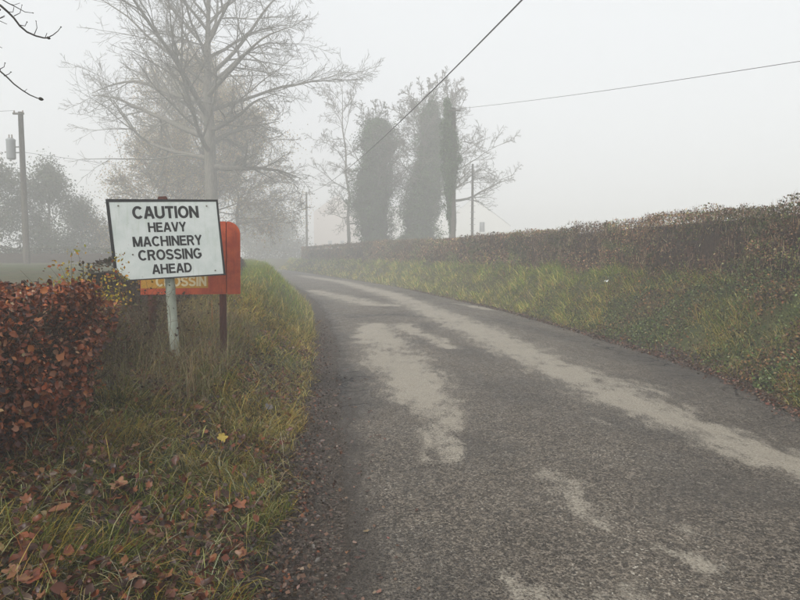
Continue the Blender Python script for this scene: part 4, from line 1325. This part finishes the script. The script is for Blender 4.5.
def boxpart(name, c, s, mat, root, bev=.0):
    V, q = box_vf(c[0] - s[0] / 2, c[0] + s[0] / 2, c[1] - s[1] / 2, c[1] + s[1] / 2, c[2] - s[2] / 2, c[2] + s[2] / 2)
    return link(name, raw_mesh(name, V, [q]), mat, root)

def cyl(name, p0, p1, r0, r1, mat, root, k=12, caps=True, **kw):
    V, Fs = tubes([(np.array([p0, (np.array(p0) + np.array(p1)) / 2, p1], float), np.array([r0, (r0 + r1) / 2, r1]))], k)
    if caps: Fs = Fs + [np.array([list(range(k)), [2 * k + j for j in range(k)][::-1]])]
    return link(name, raw_mesh(name, V, Fs, smooth=False), mat, root, **kw)

def pole(px, Y, ytop, base_z, r, label, arm=None, fittings=True):
    x = AT(px, 256, Y)[0]
    x = AT(px, ytop, Y)[0] if px < 100 else x
    z = AT(px, ytop, Y)[2]
    root = empty("utility_pole", (x, Y, base_z), label, "utility pole")
    cyl("pole", (x, Y, base_z - .3), (x, Y, z), r * 1.15, r * .8, M_POLE, root, 14)
    return root, np.array([x, Y, z])

def wire(p0, p1, sag, r, label, parent=None):
    t = np.linspace(0, 1, 33)
    P = np.array(p0)[None] * (1 - t[:, None]) + np.array(p1)[None] * t[:, None]
    P[:, 2] -= sag * 4 * t * (1 - t)
    V, Fs = tubes([(P, np.full(33, r))], 6)
    me = raw_mesh("overhead_wire", V, Fs, smooth=True)
    return link("overhead_wire", me, M_WIRE, None, label=label, cat="wire")

def poles():
    # left pole with transformer
    root, top = pole(20.5, 36, 112, .6, .165, "wooden utility pole carrying a grey transformer at the far left")
    cx, Y = top[0], 36
    boxpart("crossarm", (cx - .05, Y - .13, top[2] - .12), (.62, .09, .10), M_POLE, root)
    for dx in (-.28, .2):
        V, Fs = tubes([(np.array([[cx + dx, Y - .13, top[2] - .07 + t] for t in (0, .04, .07, .11, .14)]), np.array([.03, .05, .035, .045, .01]))], 8)
        link("insulator", raw_mesh("insulator", V, Fs, smooth=True), M_INSUL, root)
    tz = AT(11, 149, 36)[2]; tx = AT(11, 149, 36)[0]
    k = 16
    prof = [(-.60, .13), (-.57, .22), (-.50, .24), (.44, .24), (.49, .26), (.54, .245), (.61, .13)]
    V, Fs = tubes([(np.array([[tx, Y, tz + a] for a, _ in prof]), np.array([b for _, b in prof]))], k)
    Fs.append(np.array([list(range(k)), [(len(prof) - 1) * k + j for j in range(k)][::-1]]))
    tr = link("transformer", raw_mesh("transformer", V, Fs, smooth=False), M_GREYPAINT, root)
    for dx in (-.08, .08):
        V, Fs = tubes([(np.array([[tx + dx, Y, tz + .58 + t] for t in (0, .05, .12, .2, .24)]), np.array([.03, .045, .03, .04, .012]))], 8)
        link("bushing", raw_mesh("bushing", V, Fs, smooth=True), M_INSUL, root)
    boxpart("bracket", ((tx + cx) / 2 + .02, Y, tz + .12), (.2, .08, .07), M_STEEL, root)
    boxpart("bracket", ((tx + cx) / 2 + .02, Y, tz - .2), (.2, .08, .07), M_STEEL, root)
    wire((cx - .28, Y - .13, top[2] + .05), (cx - 40, Y - 3, top[2] + .2), .7, .010, "thin wire running left out of view from the transformer pole's top")
    wire((cx, Y, AT(20, 152, 36)[2]), (cx + 30, Y + 34, top[2] - .6), .8, .010, "lower wire running right from the transformer pole behind the bare tree")
    # pole with ivy at the crown
    root, t2 = pole(453, 46, 108, 1.0, .18, "dark utility pole with ivy round its upper half behind the right hedge")
    ax = [AT(452, 232, 46.05), AT(450, 200, 46.05), AT(450, 175, 46.05), AT(449, 150, 46.05), AT(448, 120, 46.05), AT(447, 100, 46.05)]
    ivy_column(root, ax, [.16, .26, .50, .60, .54, .16], 12000, 181, .085)
    boxpart("crossarm", (t2[0], 45.7, t2[2] - .25), (.9, .08, .1), M_POLE, root)
    root, t3 = pole(472, 56, 164, 1.0, .12, "slender grey pole with climbing rungs in front of the white house")
    for i in range(7):
        z = 2.8 + i * .55
        boxpart("rung", (t3[0], 55.84, z), (.5, .03, .03), M_STEEL, root)
    root, t4 = pole(307, 82, 192, .9, .15, "faint utility pole in the fog where the lane bends left")
    boxpart("crossarm", (t4[0] - .2, 81.8, t4[2] - .35), (.9, .1, .1), M_POLE, root)
    V, Fs = tubes([(np.array([[t4[0] - .75, 81.8, t4[2] - 1.75 + a] for a in (-.35, -.3, .28, .33)]), np.array([.15, .26, .26, .15]))], 12)
    link("transformer", raw_mesh("transformer", V, Fs), M_GREYPAINT, root)
    boxpart("bracket", (t4[0] - .35, 81.8, t4[2] - 1.7), (.6, .08, .08), M_STEEL, root)
    # wires
    P0 = t4 + np.array([0, 0, -.15])
    far = AT(522, 0, 15.0)
    dirv = (far - P0)[:2]; q = P0[:2] + dirv * ((P0[1] + 10) / (P0[1] - 15.0))
    z1 = 8.6
    tq = (P0[1] - 15) / (P0[1] + 10)
    sag = ((P0[2] * (1 - tq) + z1 * tq) - far[2]) / (4 * tq * (1 - tq))
    wire(P0, (q[0], -10, z1), sag, .020, "thick black cable descending from the top of the sky to the far pole")
    near = AT(800, 60, 20)
    e = t2 + (near - t2) * 1.9; e[2] += .8
    mid = t2 + (e - t2) / 1.9
    wire(t2 + np.array([0, -.1, -.1]), e, (mid[2] - near[2]) / (4 * (1 / 1.9) * (1 - 1 / 1.9)), .011, "thin wire crossing the sky at the right from the ivy-topped pole")
    # stay pole (off frame) carrying the near end
    r2 = empty("utility_pole", (q[0], -10, 1.0), "near utility pole behind the viewer carrying the thick cable", "utility pole")
    cyl("pole", (q[0], -10, .7), (q[0], -10, z1 + .2), .16, .11, M_POLE, r2, 14)

# ------------------------------------------------------------------ houses
def house(name, label, cx, Y, wid, dep, eave, ridge, base_z, wallc, roofc, windows, gable_front=True, chimney=True, cat="house"):
    root = empty(name, (cx, Y, base_z), label, cat)
    b = NB(name + "_render"); n = b.noise(3, 5)
    mw = b.principled(b.mix(b.step(n, .3, .8, 0, .25), wallc, tuple(c * .8 for c in wallc)), .85, .2, b.noise(50), .2, .01)
    b = NB(name + "_slate")
    br = b.n("ShaderNodeTexBrick"); br.inputs["Scale"].default_value = 3
    mr = b.principled(b.mix(b.noise(6, 4), roofc, tuple(c * .6 for c in roofc)), .6, .4)
    x0, x1 = cx - wid / 2, cx + wid / 2; y0, y1 = Y, Y + dep
    V = [(x0, y0, base_z), (x1, y0, base_z), (x1, y0, eave), (cx, y0, ridge), (x0, y0, eave), (x0, y1, base_z), (x1, y1, base_z), (x1, y1, eave), (cx, y1, ridge), (x0, y1, eave)]
    if gable_front:
        Fc = [[0, 1, 2, 3, 4], [9, 8, 7, 6, 5], [1, 6, 7, 2], [5, 0, 4, 9]]
        me = bpy.data.meshes.new("wall"); me.from_pydata([tuple(float(a) for a in v) for v in V], [], Fc); me.update()
        link("wall", me, mw, root)
        o = .06; sl = (ridge - eave) / (wid / 2)
        for s in (-1, 1):
            xe = cx + s * (wid / 2 + o); ze = eave - o * sl
            Vr = [(cx, y0 - o, ridge + .05), (xe, y0 - o, ze + .05), (xe, y1 + o, ze + .05), (cx, y1 + o, ridge + .05)]
            Vr += [(a, b_, c + .06) for a, b_, c in Vr]
            me = bpy.data.meshes.new("roof"); me.from_pydata([tuple(float(a) for a in v) for v in Vr], [], [[0, 1, 2, 3], [7, 6, 5, 4], [0, 4, 5, 1], [1, 5, 6, 2], [2, 6, 7, 3], [3, 7, 4, 0]]); me.update()
            link("roof_slope", me, mr, root)
    mg = simple(name + "_glass", (.06, .07, .08), .15); mf = simple(name + "_frame", (.55, .55, .53), .5)
    for (wx, wz, ww, wh) in windows:
        fr = []
        t = .07
        for (a, b_, c, d) in ((wx - ww / 2, wx + ww / 2, wz - wh / 2 - t, wz - wh / 2), (wx - ww / 2, wx + ww / 2, wz + wh / 2, wz + wh / 2 + t), (wx - ww / 2 - t, wx - ww / 2, wz - wh / 2 - t, wz + wh / 2 + t), (wx + ww / 2, wx + ww / 2 + t, wz - wh / 2 - t, wz + wh / 2 + t), (wx - .025, wx + .025, wz - wh / 2, wz + wh / 2)):
            v, q = box_vf(a, b_, y0 - .05, y0 + .02, c, d); fr.append((v, [q], np.zeros((8, 3))))
        v, f, _ = merge(fr)
        wo_ = link("window", raw_mesh("window", v, f), mf, root)
        v, q = box_vf(wx - ww / 2, wx + ww / 2, y0 - .02, y0 + .01, wz - wh / 2, wz + wh / 2)
        p = bpy.data.objects.new("pane", raw_mesh("pane", v, [q])); p.data.materials.append(mg); p.parent = wo_; COL.objects.link(p)
    if chimney:
        c = link("chimney", raw_mesh("chimney", *(lambda v, q: (v, [q]))(*box_vf(cx - .35, cx + .35, y0 + dep * .7, y0 + dep * .7 + .8, ridge - .6, ridge + 1.0))), mw, root)
    return root

def houses():
    Y = 108
    cx = AT(474, 220, Y)[0]
    house("white_house", "white gabled house, barely visible in the fog behind the slender pole", cx, Y, 12.6, 12, AT(474, 226, Y)[2], AT(474, 198, Y)[2], .8,
          (.86, .85, .82), (.78, .78, .77), [(cx + 1.4, AT(474, 227, Y)[2], .8, 1.6)], chimney=False)
    cx = AT(415, 220, 115)[0]
    house("white_outbuilding", "pale low building in the fog behind the ivy-clad trees", cx, 115, 13, 9, AT(415, 215, 115)[2], AT(415, 200, 115)[2], .8, (.8, .79, .76), (.6, .6, .6),
          [(cx + 1.5, 3.2, 1.0, 1.2)], chimney=False)
    Y = 155
    cx = AT(336, 220, Y)[0]
    house("brick_house", "dim pinkish house in the fog behind the far end of the right hedge", cx, Y, 11, 10, AT(336, 212, Y)[2], AT(336, 196, Y)[2], .8, (.62, .52, .46), (.5, .46, .44),
          [(cx - 1.5, 4.8, .9, 1.2), (cx + 1.5, 4.8, .9, 1.2)])

# ------------------------------------------------------------------ lettering
def arc(cx, cy, rx, ry, a0, a1, n=14):
    t = np.radians(np.linspace(a0, a1, n))
    return [(cx + rx * math.cos(a), cy + ry * math.sin(a)) for a in t]
hS = .098
GL = {
    'A': (.72, [[(.075, 0), (.335, .985)], [(.645, 0), (.385, .985)], [(.16, .30), (.56, .30)]]),
    'C': (.73, [arc(.385, .5, .297, .412, 42, 318, 24)]),
    'U': (.70, [[(.09, 1), (.09, .36)] + arc(.35, .345, .26, .257, 180, 360, 14) + [(.61, .36), (.61, 1)]]),
    'T': (.62, [[(.0, 1 - hS), (.62, 1 - hS)], [(.31, 1 - hS), (.31, 0)]]),
    'I': (.20, [[(.10, 0), (.10, 1)]]),
    'O': (.78, [arc(.39, .5, .302, .412, 0, 360, 30)]),
    'N': (.70, [[(.09, 0), (.09, 1)], [(.10, .94), (.60, .06)], [(.61, 0), (.61, 1)]]),
    'H': (.70, [[(.09, 0), (.09, 1)], [(.61, 0), (.61, 1)], [(.09, .52), (.61, .52)]]),
    'E': (.62, [[(.09, 0), (.09, 1)], [(.09, 1 - hS), (.60, 1 - hS)], [(.09, .53), (.56, .53)], [(.09, hS), (.61, hS)]]),
    'V': (.68, [[(.07, 1), (.325, .015)], [(.61, 1), (.355, .015)]]),
    'Y': (.68, [[(.07, 1), (.34, .44)], [(.61, 1), (.34, .44)], [(.34, .50), (.34, 0)]]),
    'M': (.84, [[(.09, 0), (.09, 1)], [(.12, .985), (.40, .03)], [(.72, .985), (.44, .03)], [(.75, 0), (.75, 1)]]),
    'R': (.70, [[(.09, 0), (.09, 1)], [(.09, 1 - hS), (.36, 1 - hS)] + arc(.37, .705, .20, .207, 90, -90, 10) + [(.09, .50)], [(.38, .48), (.60, .0)]]),
    'S': (.67, [arc(.335, .715, .235, .197, 15, 180, 12) + [(.105, .66), (.16, .57), (.33, .505), (.50, .44), (.572, .34)] + arc(.335, .285, .245, .197, 0, -168, 14)]),
    'G': (.78, [arc(.39, .5, .302, .412, 42, 330, 24) + [(.675, .30), (.675, .46)], [(.43, .46), (.75, .46)]]),
    'D': (.72, [[(.09, 0), (.09, 1)], [(.09, 1 - hS), (.30, 1 - hS)] + arc(.32, .5, .30, .412, 90, -90, 16) + [(.09, hS)]]),
}
def ribbon(pts, w):
    P = np.array(pts, float)
    keep = np.concatenate([[True], np.hypot(*np.diff(P, axis=0).T) > 1e-4]); P = P[keep]
    closed = np.hypot(*(P[0] - P[-1])) < 1e-3
    d = np.diff(P, axis=0); d /= np.linalg.norm(d, axis=1)[:, None]
    n = np.stack([-d[:, 1], d[:, 0]], 1)
    N = np.zeros_like(P)
    N[1:-1] = n[:-1] + n[1:]
    N[0] = n[0]; N[-1] = n[-1]
    if closed: N[0] = N[-1] = n[0] + n[-1]
    N /= np.linalg.norm(N, axis=1)[:, None]
    m = np.ones(len(P)); m[1:-1] = 1 / np.clip((N[1:-1] * n[:-1]).sum(1), .5, 1)
    return P + N * (w * m)[:, None], P - N * (w * m)[:, None]

def text_mesh(word, x0, x1, base, top, O, U, Vv, N, off, wfac=1.0, track=.055):
    """flat letters between plane coordinates x0..x1 (may slope: base/top are (left,right))"""
    tot = sum(GL[c][0] for c in word) + track * (len(word) - 1)
    V, Fq = [], []
    cx = 0; lay = 0
    for ch in word:
        wd, strokes = GL[ch]
        for st in strokes:
            a, b = ribbon(st, hS * wfac)
            lay += 1
            for p, q in zip(a, b):
                for r in (p, q):
                    u = (cx + r[0]) / tot; v = r[1]
                    X = x0 + (x1 - x0) * u; Yy = (base[0] + (base[1] - base[0]) * u) + v * ((top[0] - base[0]) + ((top[1] - base[1]) - (top[0] - base[0])) * u)
                    V.append(O + U * X + Vv * Yy + N * (off + .00012 * (lay % 4)))
            n0 = len(V) - 2 * len(a)
            for i in range(len(a) - 1):
                Fq.append([n0 + 2 * i, n0 + 2 * i + 1, n0 + 2 * i + 3, n0 + 2 * i + 2])
        cx += wd + track
    return raw_mesh("lettering", np.array(V), [np.array(Fq)])

def plane_from_quad(tl, tr, br, bl, Ytl):
    rTL, rTR, rBR, rBL = ray(*tl), ray(*tr), ray(*br), ray(*bl)
    a = Ytl / rTL[1]
    A = np.stack([-rTR, -rBL, rBR], 1)
    b, c, d = np.linalg.solve(A, -a * rTL)
    C0 = np.array([0, 0, CAMH])
    return C0 + a * rTL, C0 + b * rTR, C0 + d * rBR, C0 + c * rBL

def white_sign():
    TL, TR, BR, BL = plane_from_quad((105.4, 199), (217.6, 199.6), (225.8, 275), (114.8, 282), 6.05)
    U = TR - TL; W = np.linalg.norm(U); U /= W
    D = BL - TL; H = np.linalg.norm(D); D /= H
    N = np.cross(U, D); N /= np.linalg.norm(N)
    if N[1] > 0: N = -N
    print("sign", W, H, "angle cos", U @ D, "N", N, TL, BR)
    Vv = -D; O = BL
    C0 = np.array([0, 0, CAMH])
    def uv(px, py, off=0.0):
        r = ray(px, py); t = ((O + N * off - C0) @ N) / (r @ N); p = C0 + r * t - O
        M = np.stack([U, Vv], 1); s = np.linalg.lstsq(M, p, rcond=None)[0]; return s
    # post foot
    pt = uv(174, 276); ptop = O + U * pt[0] + Vv * (H * .94) - N * .06
    lowd = O + U * uv(171.5, 281)[0] - N * .06
    dirp = unit(lowd - ptop)
    foot = lowd + dirp * ((lowd[2] - .35) / -dirp[2])
    root = empty("caution_sign", (foot[0], foot[1], .6), "white metal warning sign with black border and black capitals on a grey post", "sign")
    bp = NB("galvanised_post"); p = bp.objc(); n1 = bp.noise(9, 5, .6, p); n2 = bp.noise(70, 3, .6, p)
    mp_ = bp.principled(bp.mix(bp.step(n2, .5, .8, 0, .25), bp.mix(bp.step(n1, .3, .7), (.21, .235, .185), (.29, .315, .26)), (.2, .21, .17)), .6, .4, n2, .2, .003)
    cyl("post", foot, ptop, .047, .047, mp_, root, 20)
    # panel
    b = NB("weathered_sign_face"); pp = b.pos()
    s1 = b.noise(5, 5, .6, pp); s2 = b.noise(60, 4, .6, pp)
    mpn = b.n("ShaderNodeMapping"); mpn.inputs["Scale"].default_value = (14, 14, 1.1); b.l(pp, mpn.inputs[0]); s3 = b.noise(2.0, 4, .6, mpn.outputs[0])
    c = b.mix(b.step(s1, .35, .7), (.74, .78, .76), (.62, .68, .65))
    c = b.mix(b.step(s3, .5, .75, 0, .5), c, (.50, .57, .48))
    c = b.mix(b.step(s2, .66, .74, 0, .6), c, (.22, .20, .16))
    mwh = b.principled(c, .45, .4, s2, .06, .002)
    b = NB("black_sign_paint"); c = b.mix(b.step(b.noise(90, 3), .62, .75, 0, .6), (.014, .014, .015), (.10, .10, .09))
    mbl = b.principled(c, .5, .4)
    cut = .17 * W * .7; cuth = .14 * H * 1.2
    BLc = uv(113, 268); BLd = uv(127.5, 281)
    out = [(BLd[0], 0.002), (W, 0), (W, H), (0, H), (0.0, BLc[1])]
    pan = link_prism("sign_panel", out, O, U, Vv, N, -.004, 0, mwh, root)
    bw = .018
    # border strips: top, right, left, bottom (thin), butt-jointed
    def strip(poly): return link_prism("border", poly, O, U, Vv, N, .0, .0012, mbl, pan, loc=(0, 0, 0)) 
    def fix(o): o.location = (0, 0, 0); return o
    for poly in ([(0, H - .030), (W, H - .022), (W, H), (0, H)], [(W - .024, 0.016), (W, 0.016), (W, H - .0222), (W - .020, H - .0223)],
                 [(0, BLc[1]), (.032, BLc[1] - .01), (.028, H - .0302), (0, H - .0303)],
                 [(BLd[0], 0.002), (W, 0), (W, .0158), (BLd[0] + .01, .013)],
                 [(BLd[0] - .003, 0.006), (BLd[0] + .004, .014), (.008, BLc[1] + .0), (0.001, BLc[1] - .001)]):
        o = link_prism("border", poly, O, U, Vv, N, .0005, .0016, mbl, pan, loc=(0, 0, 0))
    rows = [("CAUTION", 133.0, 199.0, 206.3, 219.0, 205.8, 217.8, 1.02), ("HEAVY", 148.5, 186.6, 222.5, 232.2, 221.8, 231.4, .96), ("MACHINERY", 133.3, 202.4, 236.8, 247.0, 234.8, 244.8, .96),
            ("CROSSING", 138.8, 202.2, 250.2, 260.8, 247.8, 258.4, .96), ("AHEAD", 152.6, 192.3, 264.4, 274.2, 262.5, 272.0, .96)]
    for wd, xa, xb, ta, ba, tb, bb, wf in rows:
        l, r = uv(xa, ba), uv(xb, bb); lt, rt = uv(xa, ta), uv(xb, tb)
        me = text_mesh(wd, l[0], r[0], (l[1], r[1]), (lt[1], rt[1]), O, U, Vv, N, .0012, wf)
        link("lettering", me, mbl, pan, loc=(0, 0, 0), label="black painted word " + wd)
    mb = simple("rusty_bolt", (.20, .18, .15), .6)
    for (px, py) in ((118.2, 205.8), (206.6, 206), (215.3, 270.5), (125.2, 276.5), (132.8, 254.6)):
        s = uv(px, py); c0 = O + U * s[0] + Vv * s[1]
        o = cyl("bolt", c0, c0 + N * .006, .009, .007, mb, pan, 8); o.location = (0, 0, 0)
    # clips and channel at the back
    for h in (.25, .75):
        a = O + U * (pt[0] - .14) + Vv * (H * h) - N * .010; c_ = O + U * (pt[0] + .14) + Vv * (H * h) - N * .010
        cyl("clamp", a, c_, .006, .006, M_STEEL, root, 8)
    return root

def red_sign():
    Y = 6.75
    TL, TR, BR, BL = plane_from_quad((139, 221), (240, 221.5), (240.3, 294), (140.5, 294.8), Y)
    U = TR - TL; W = np.linalg.norm(U); U /= W
    D = BL - TL; H = np.linalg.norm(D); D /= H
    N = np.cross(U, D); N /= np.linalg.norm(N)
    if N[1] > 0: N = -N
    print("red", W, H, U @ D)
    Vv = -D; O = BL; C0 = np.array([0, 0, CAMH])
    def uv(px, py):
        r = ray(px, py); t = ((O - C0) @ N) / (r @ N); p = C0 + r * t - O
        return np.linalg.lstsq(np.stack([U, Vv], 1), p, rcond=None)[0]
    root = empty("red_roadworks_sign", (TR[0], TR[1], .55), "faded red board with rounded corner and ochre strip, hidden behind the white sign", "sign")
    b = NB("faded_red_paint"); p = b.pos(); n1 = b.noise(7, 5, .6, p); n2 = b.noise(45, 5, .7, p)
    c = b.mix(b.step(n1, .35, .68), (.54, .105, .042), (.38, .062, .030))
    c = b.mix(b.step(n2, .60, .72, 0, .8), c, (.13, .035, .022))
    c = b.mix(b.step(b.noise(16, 6, .7, p), .68, .74, 0, .7), c, (.62, .32, .22))
    mpv = b.n('ShaderNodeMapping'); mpv.inputs['Scale'].default_value = (22, 22, 1.3); b.l(p, mpv.inputs[0])
    c = b.mix(b.step(b.noise(2.2, 6, .7, mpv.outputs[0]), .50, .72, 0, .6), c, (.22, .05, .03))
    c = b.mix(b.step(b.noise(95, 3, .6, p), .64, .70, 0, .8), c, (.10, .04, .03))
    mr = b.principled(c, .7, .2, n2, .5, .004)
    b = NB("ochre_paint"); c = b.mix(b.step(b.noise(30, 5, .7), .45, .7), (.55, .30, .045), (.34, .17, .035)); mo = b.principled(c, .6, .3)
    b = NB("cream_letters"); c = b.mix(b.step(b.noise(60, 4), .5, .7, 0, .5), (.70, .62, .40), (.45, .33, .13)); mc = b.principled(c, .6, .3)
    b = NB("dark_red_timber"); n = b.noise(30, 5, .7); md = b.principled(b.mix(b.step(n, .35, .65), (.055, .022, .018), (.14, .045, .03)), .8, .2, n, .5, .005)
    rc = .14
    a = uv(226.5, 250)[0]
    # right board (rounded top corner) and the main plate left of the seam
    rp = [(a + .004, 0), (W, 0), (W, H - rc)] + [(W - rc + rc * math.cos(t), H - rc + rc * math.sin(t)) for t in np.linspace(0.15, math.pi / 2, 8)] + [(a + .004, H)]
    pan = link_prism("end_board", rp, O, U, Vv, N, -.022, .012, mr, root)
    lp = [(0, 0), (a - .006, 0), (a - .006, H), (rc, H)] + [(rc - rc * math.sin(t), H - rc + rc * math.cos(t)) for t in np.linspace(0.2, math.pi / 2, 7)]
    pl = link_prism("sign_board", lp, O, U, Vv, N, -.020, 0, mr, root)
    s0, s1 = uv(141, 289), uv(208, 275)
    band = link_prism("ochre_strip", [(s0[0], uv(141, 288.5)[1]), (s1[0], uv(208, 287.8)[1]), (s1[0], uv(208, 274)[1]), (s0[0], uv(141, 274)[1])], O, U, Vv, N, .001, .003, mo, pl, loc=(0, 0, 0))
    l, r = uv(156, 286.6), uv(206.4, 286.0)
    t0 = uv(180, 276.2)[1]
    me = text_mesh("CROSSIN", l[0], r[0], (l[1], r[1]), (t0, t0), O, U, Vv, N, .0042, 1.0)
    link("lettering", me, mc, pl, loc=(0, 0, 0), label="worn cream capitals on the ochre strip")
    link_prism("batten_or_seam_shade", [(a - .03, .01), (a + .03, .01), (a + .03, H - .01), (a - .03, H - .01)], O, U, Vv, N, -.045, -.0225, md, root)  # dark strip standing in for the shadow in the seam between the boards
    # posts behind
    for px in (221.5, 150):
        s = uv(px, 290); base = O + U * s[0] - N * .055
        z0 = float(ground_z(base[0], base[1])) - .2
        hh = H * .9
        p0 = base.copy(); p0[2] = z0; p1 = base + Vv * hh
        w_ = .034
        V = []
        for q in (p0, p1):
            for sx, sy in ((-1, -1), (1, -1), (1, 1), (-1, 1)): V.append(q + U * sx * w_ + N * sy * .03)
        fq = np.array([[3, 2, 1, 0], [4, 5, 6, 7], [0, 1, 5, 4], [1, 2, 6, 5], [2, 3, 7, 6], [3, 0, 4, 7]])
        link("post", raw_mesh("post", np.array(V), [fq]), md, root)
    # top batten peeping over the white sign
    c_ = uv(162, 197.2); q0 = O + U * c_[0] - N * .05
    pz = [(c_[0] - .055, H * .6), (c_[0] + .055, H * .6), (c_[0] + .05, c_[1] - .02), (c_[0] + .035, c_[1] + .012), (c_[0] - .045, c_[1] + .008), (c_[0] - .055, c_[1] - .02)]
    link_prism("batten_or_seam_shade", pz, O, U, Vv, N, -.045, -.021, md, root)

def scrap():
    c = G(606, 300, 0)
    d = ray(606, 281); t = 5.0
    while t < 40:
        p = d * t + np.array([0, 0, CAMH])
        if p[2] < float(ground_z(p[0], p[1])) + .14: break
        t += .02
    V = []; n = 6
    for i in range(n):
        for j in range(n):
            V.append([p[0] - .05 + i * .02 + R.normal() * .003, p[1] + (j - 3) * .018, p[2] + .02 * math.sin(i * 1.7 + j) + R.normal() * .006])
    q = np.array([[i * n + j, (i + 1) * n + j, (i + 1) * n + j + 1, i * n + j + 1] for i in range(n - 1) for j in range(n - 1)])
    b = NB("white_paper")
    link("crumpled_wrapper", raw_mesh("crumpled_wrapper", np.array(V), [q]), b.principled((.75, .76, .76), .6), label="small crumpled white wrapper caught in the grass of the right bank", cat="litter")

# ------------------------------------------------------------------ build
build_ground()
build_road()
big_tree()
left_trees()
ivy_trees()
right_bare()
houses()
poles()
right_hedge()
small_hedge("field_hedge", "dark scrubby hedge along the top of the left bank beyond the red sign",
            [(float(xL(y) - 2.6), float(y)) for y in np.arange(8, 27, 1.0)], .9, .9, 1.66, 14000, [(.07, .045, .035), (.10, .07, .045), (.05, .05, .025), (.14, .10, .06)], [3, 3, 2, 1], .06, 201)
small_hedge("boundary_hedge", "dim grey-green hedge across the field under the evergreen trees at the left",
            [(float(x), 42.0 + .06 * x) for x in np.arange(-34, -11, 1.0)], 1.6, .6, 2.3, 12000, [(.13, .14, .09), (.18, .17, .11), (.10, .10, .06)], None, .13, 221)
beech_hedge()
thicket()
overhead_branches()
bank_grass()
verge_grass()
build_stones()
leaf_litter()
fallen_leaves()
scrap()
red_sign()
white_sign()
add_haze()
print("TRIS", sum(len(o.data.loops) - 2 * len(o.data.polygons) for o in bpy.data.objects if o.type == 'MESH'))
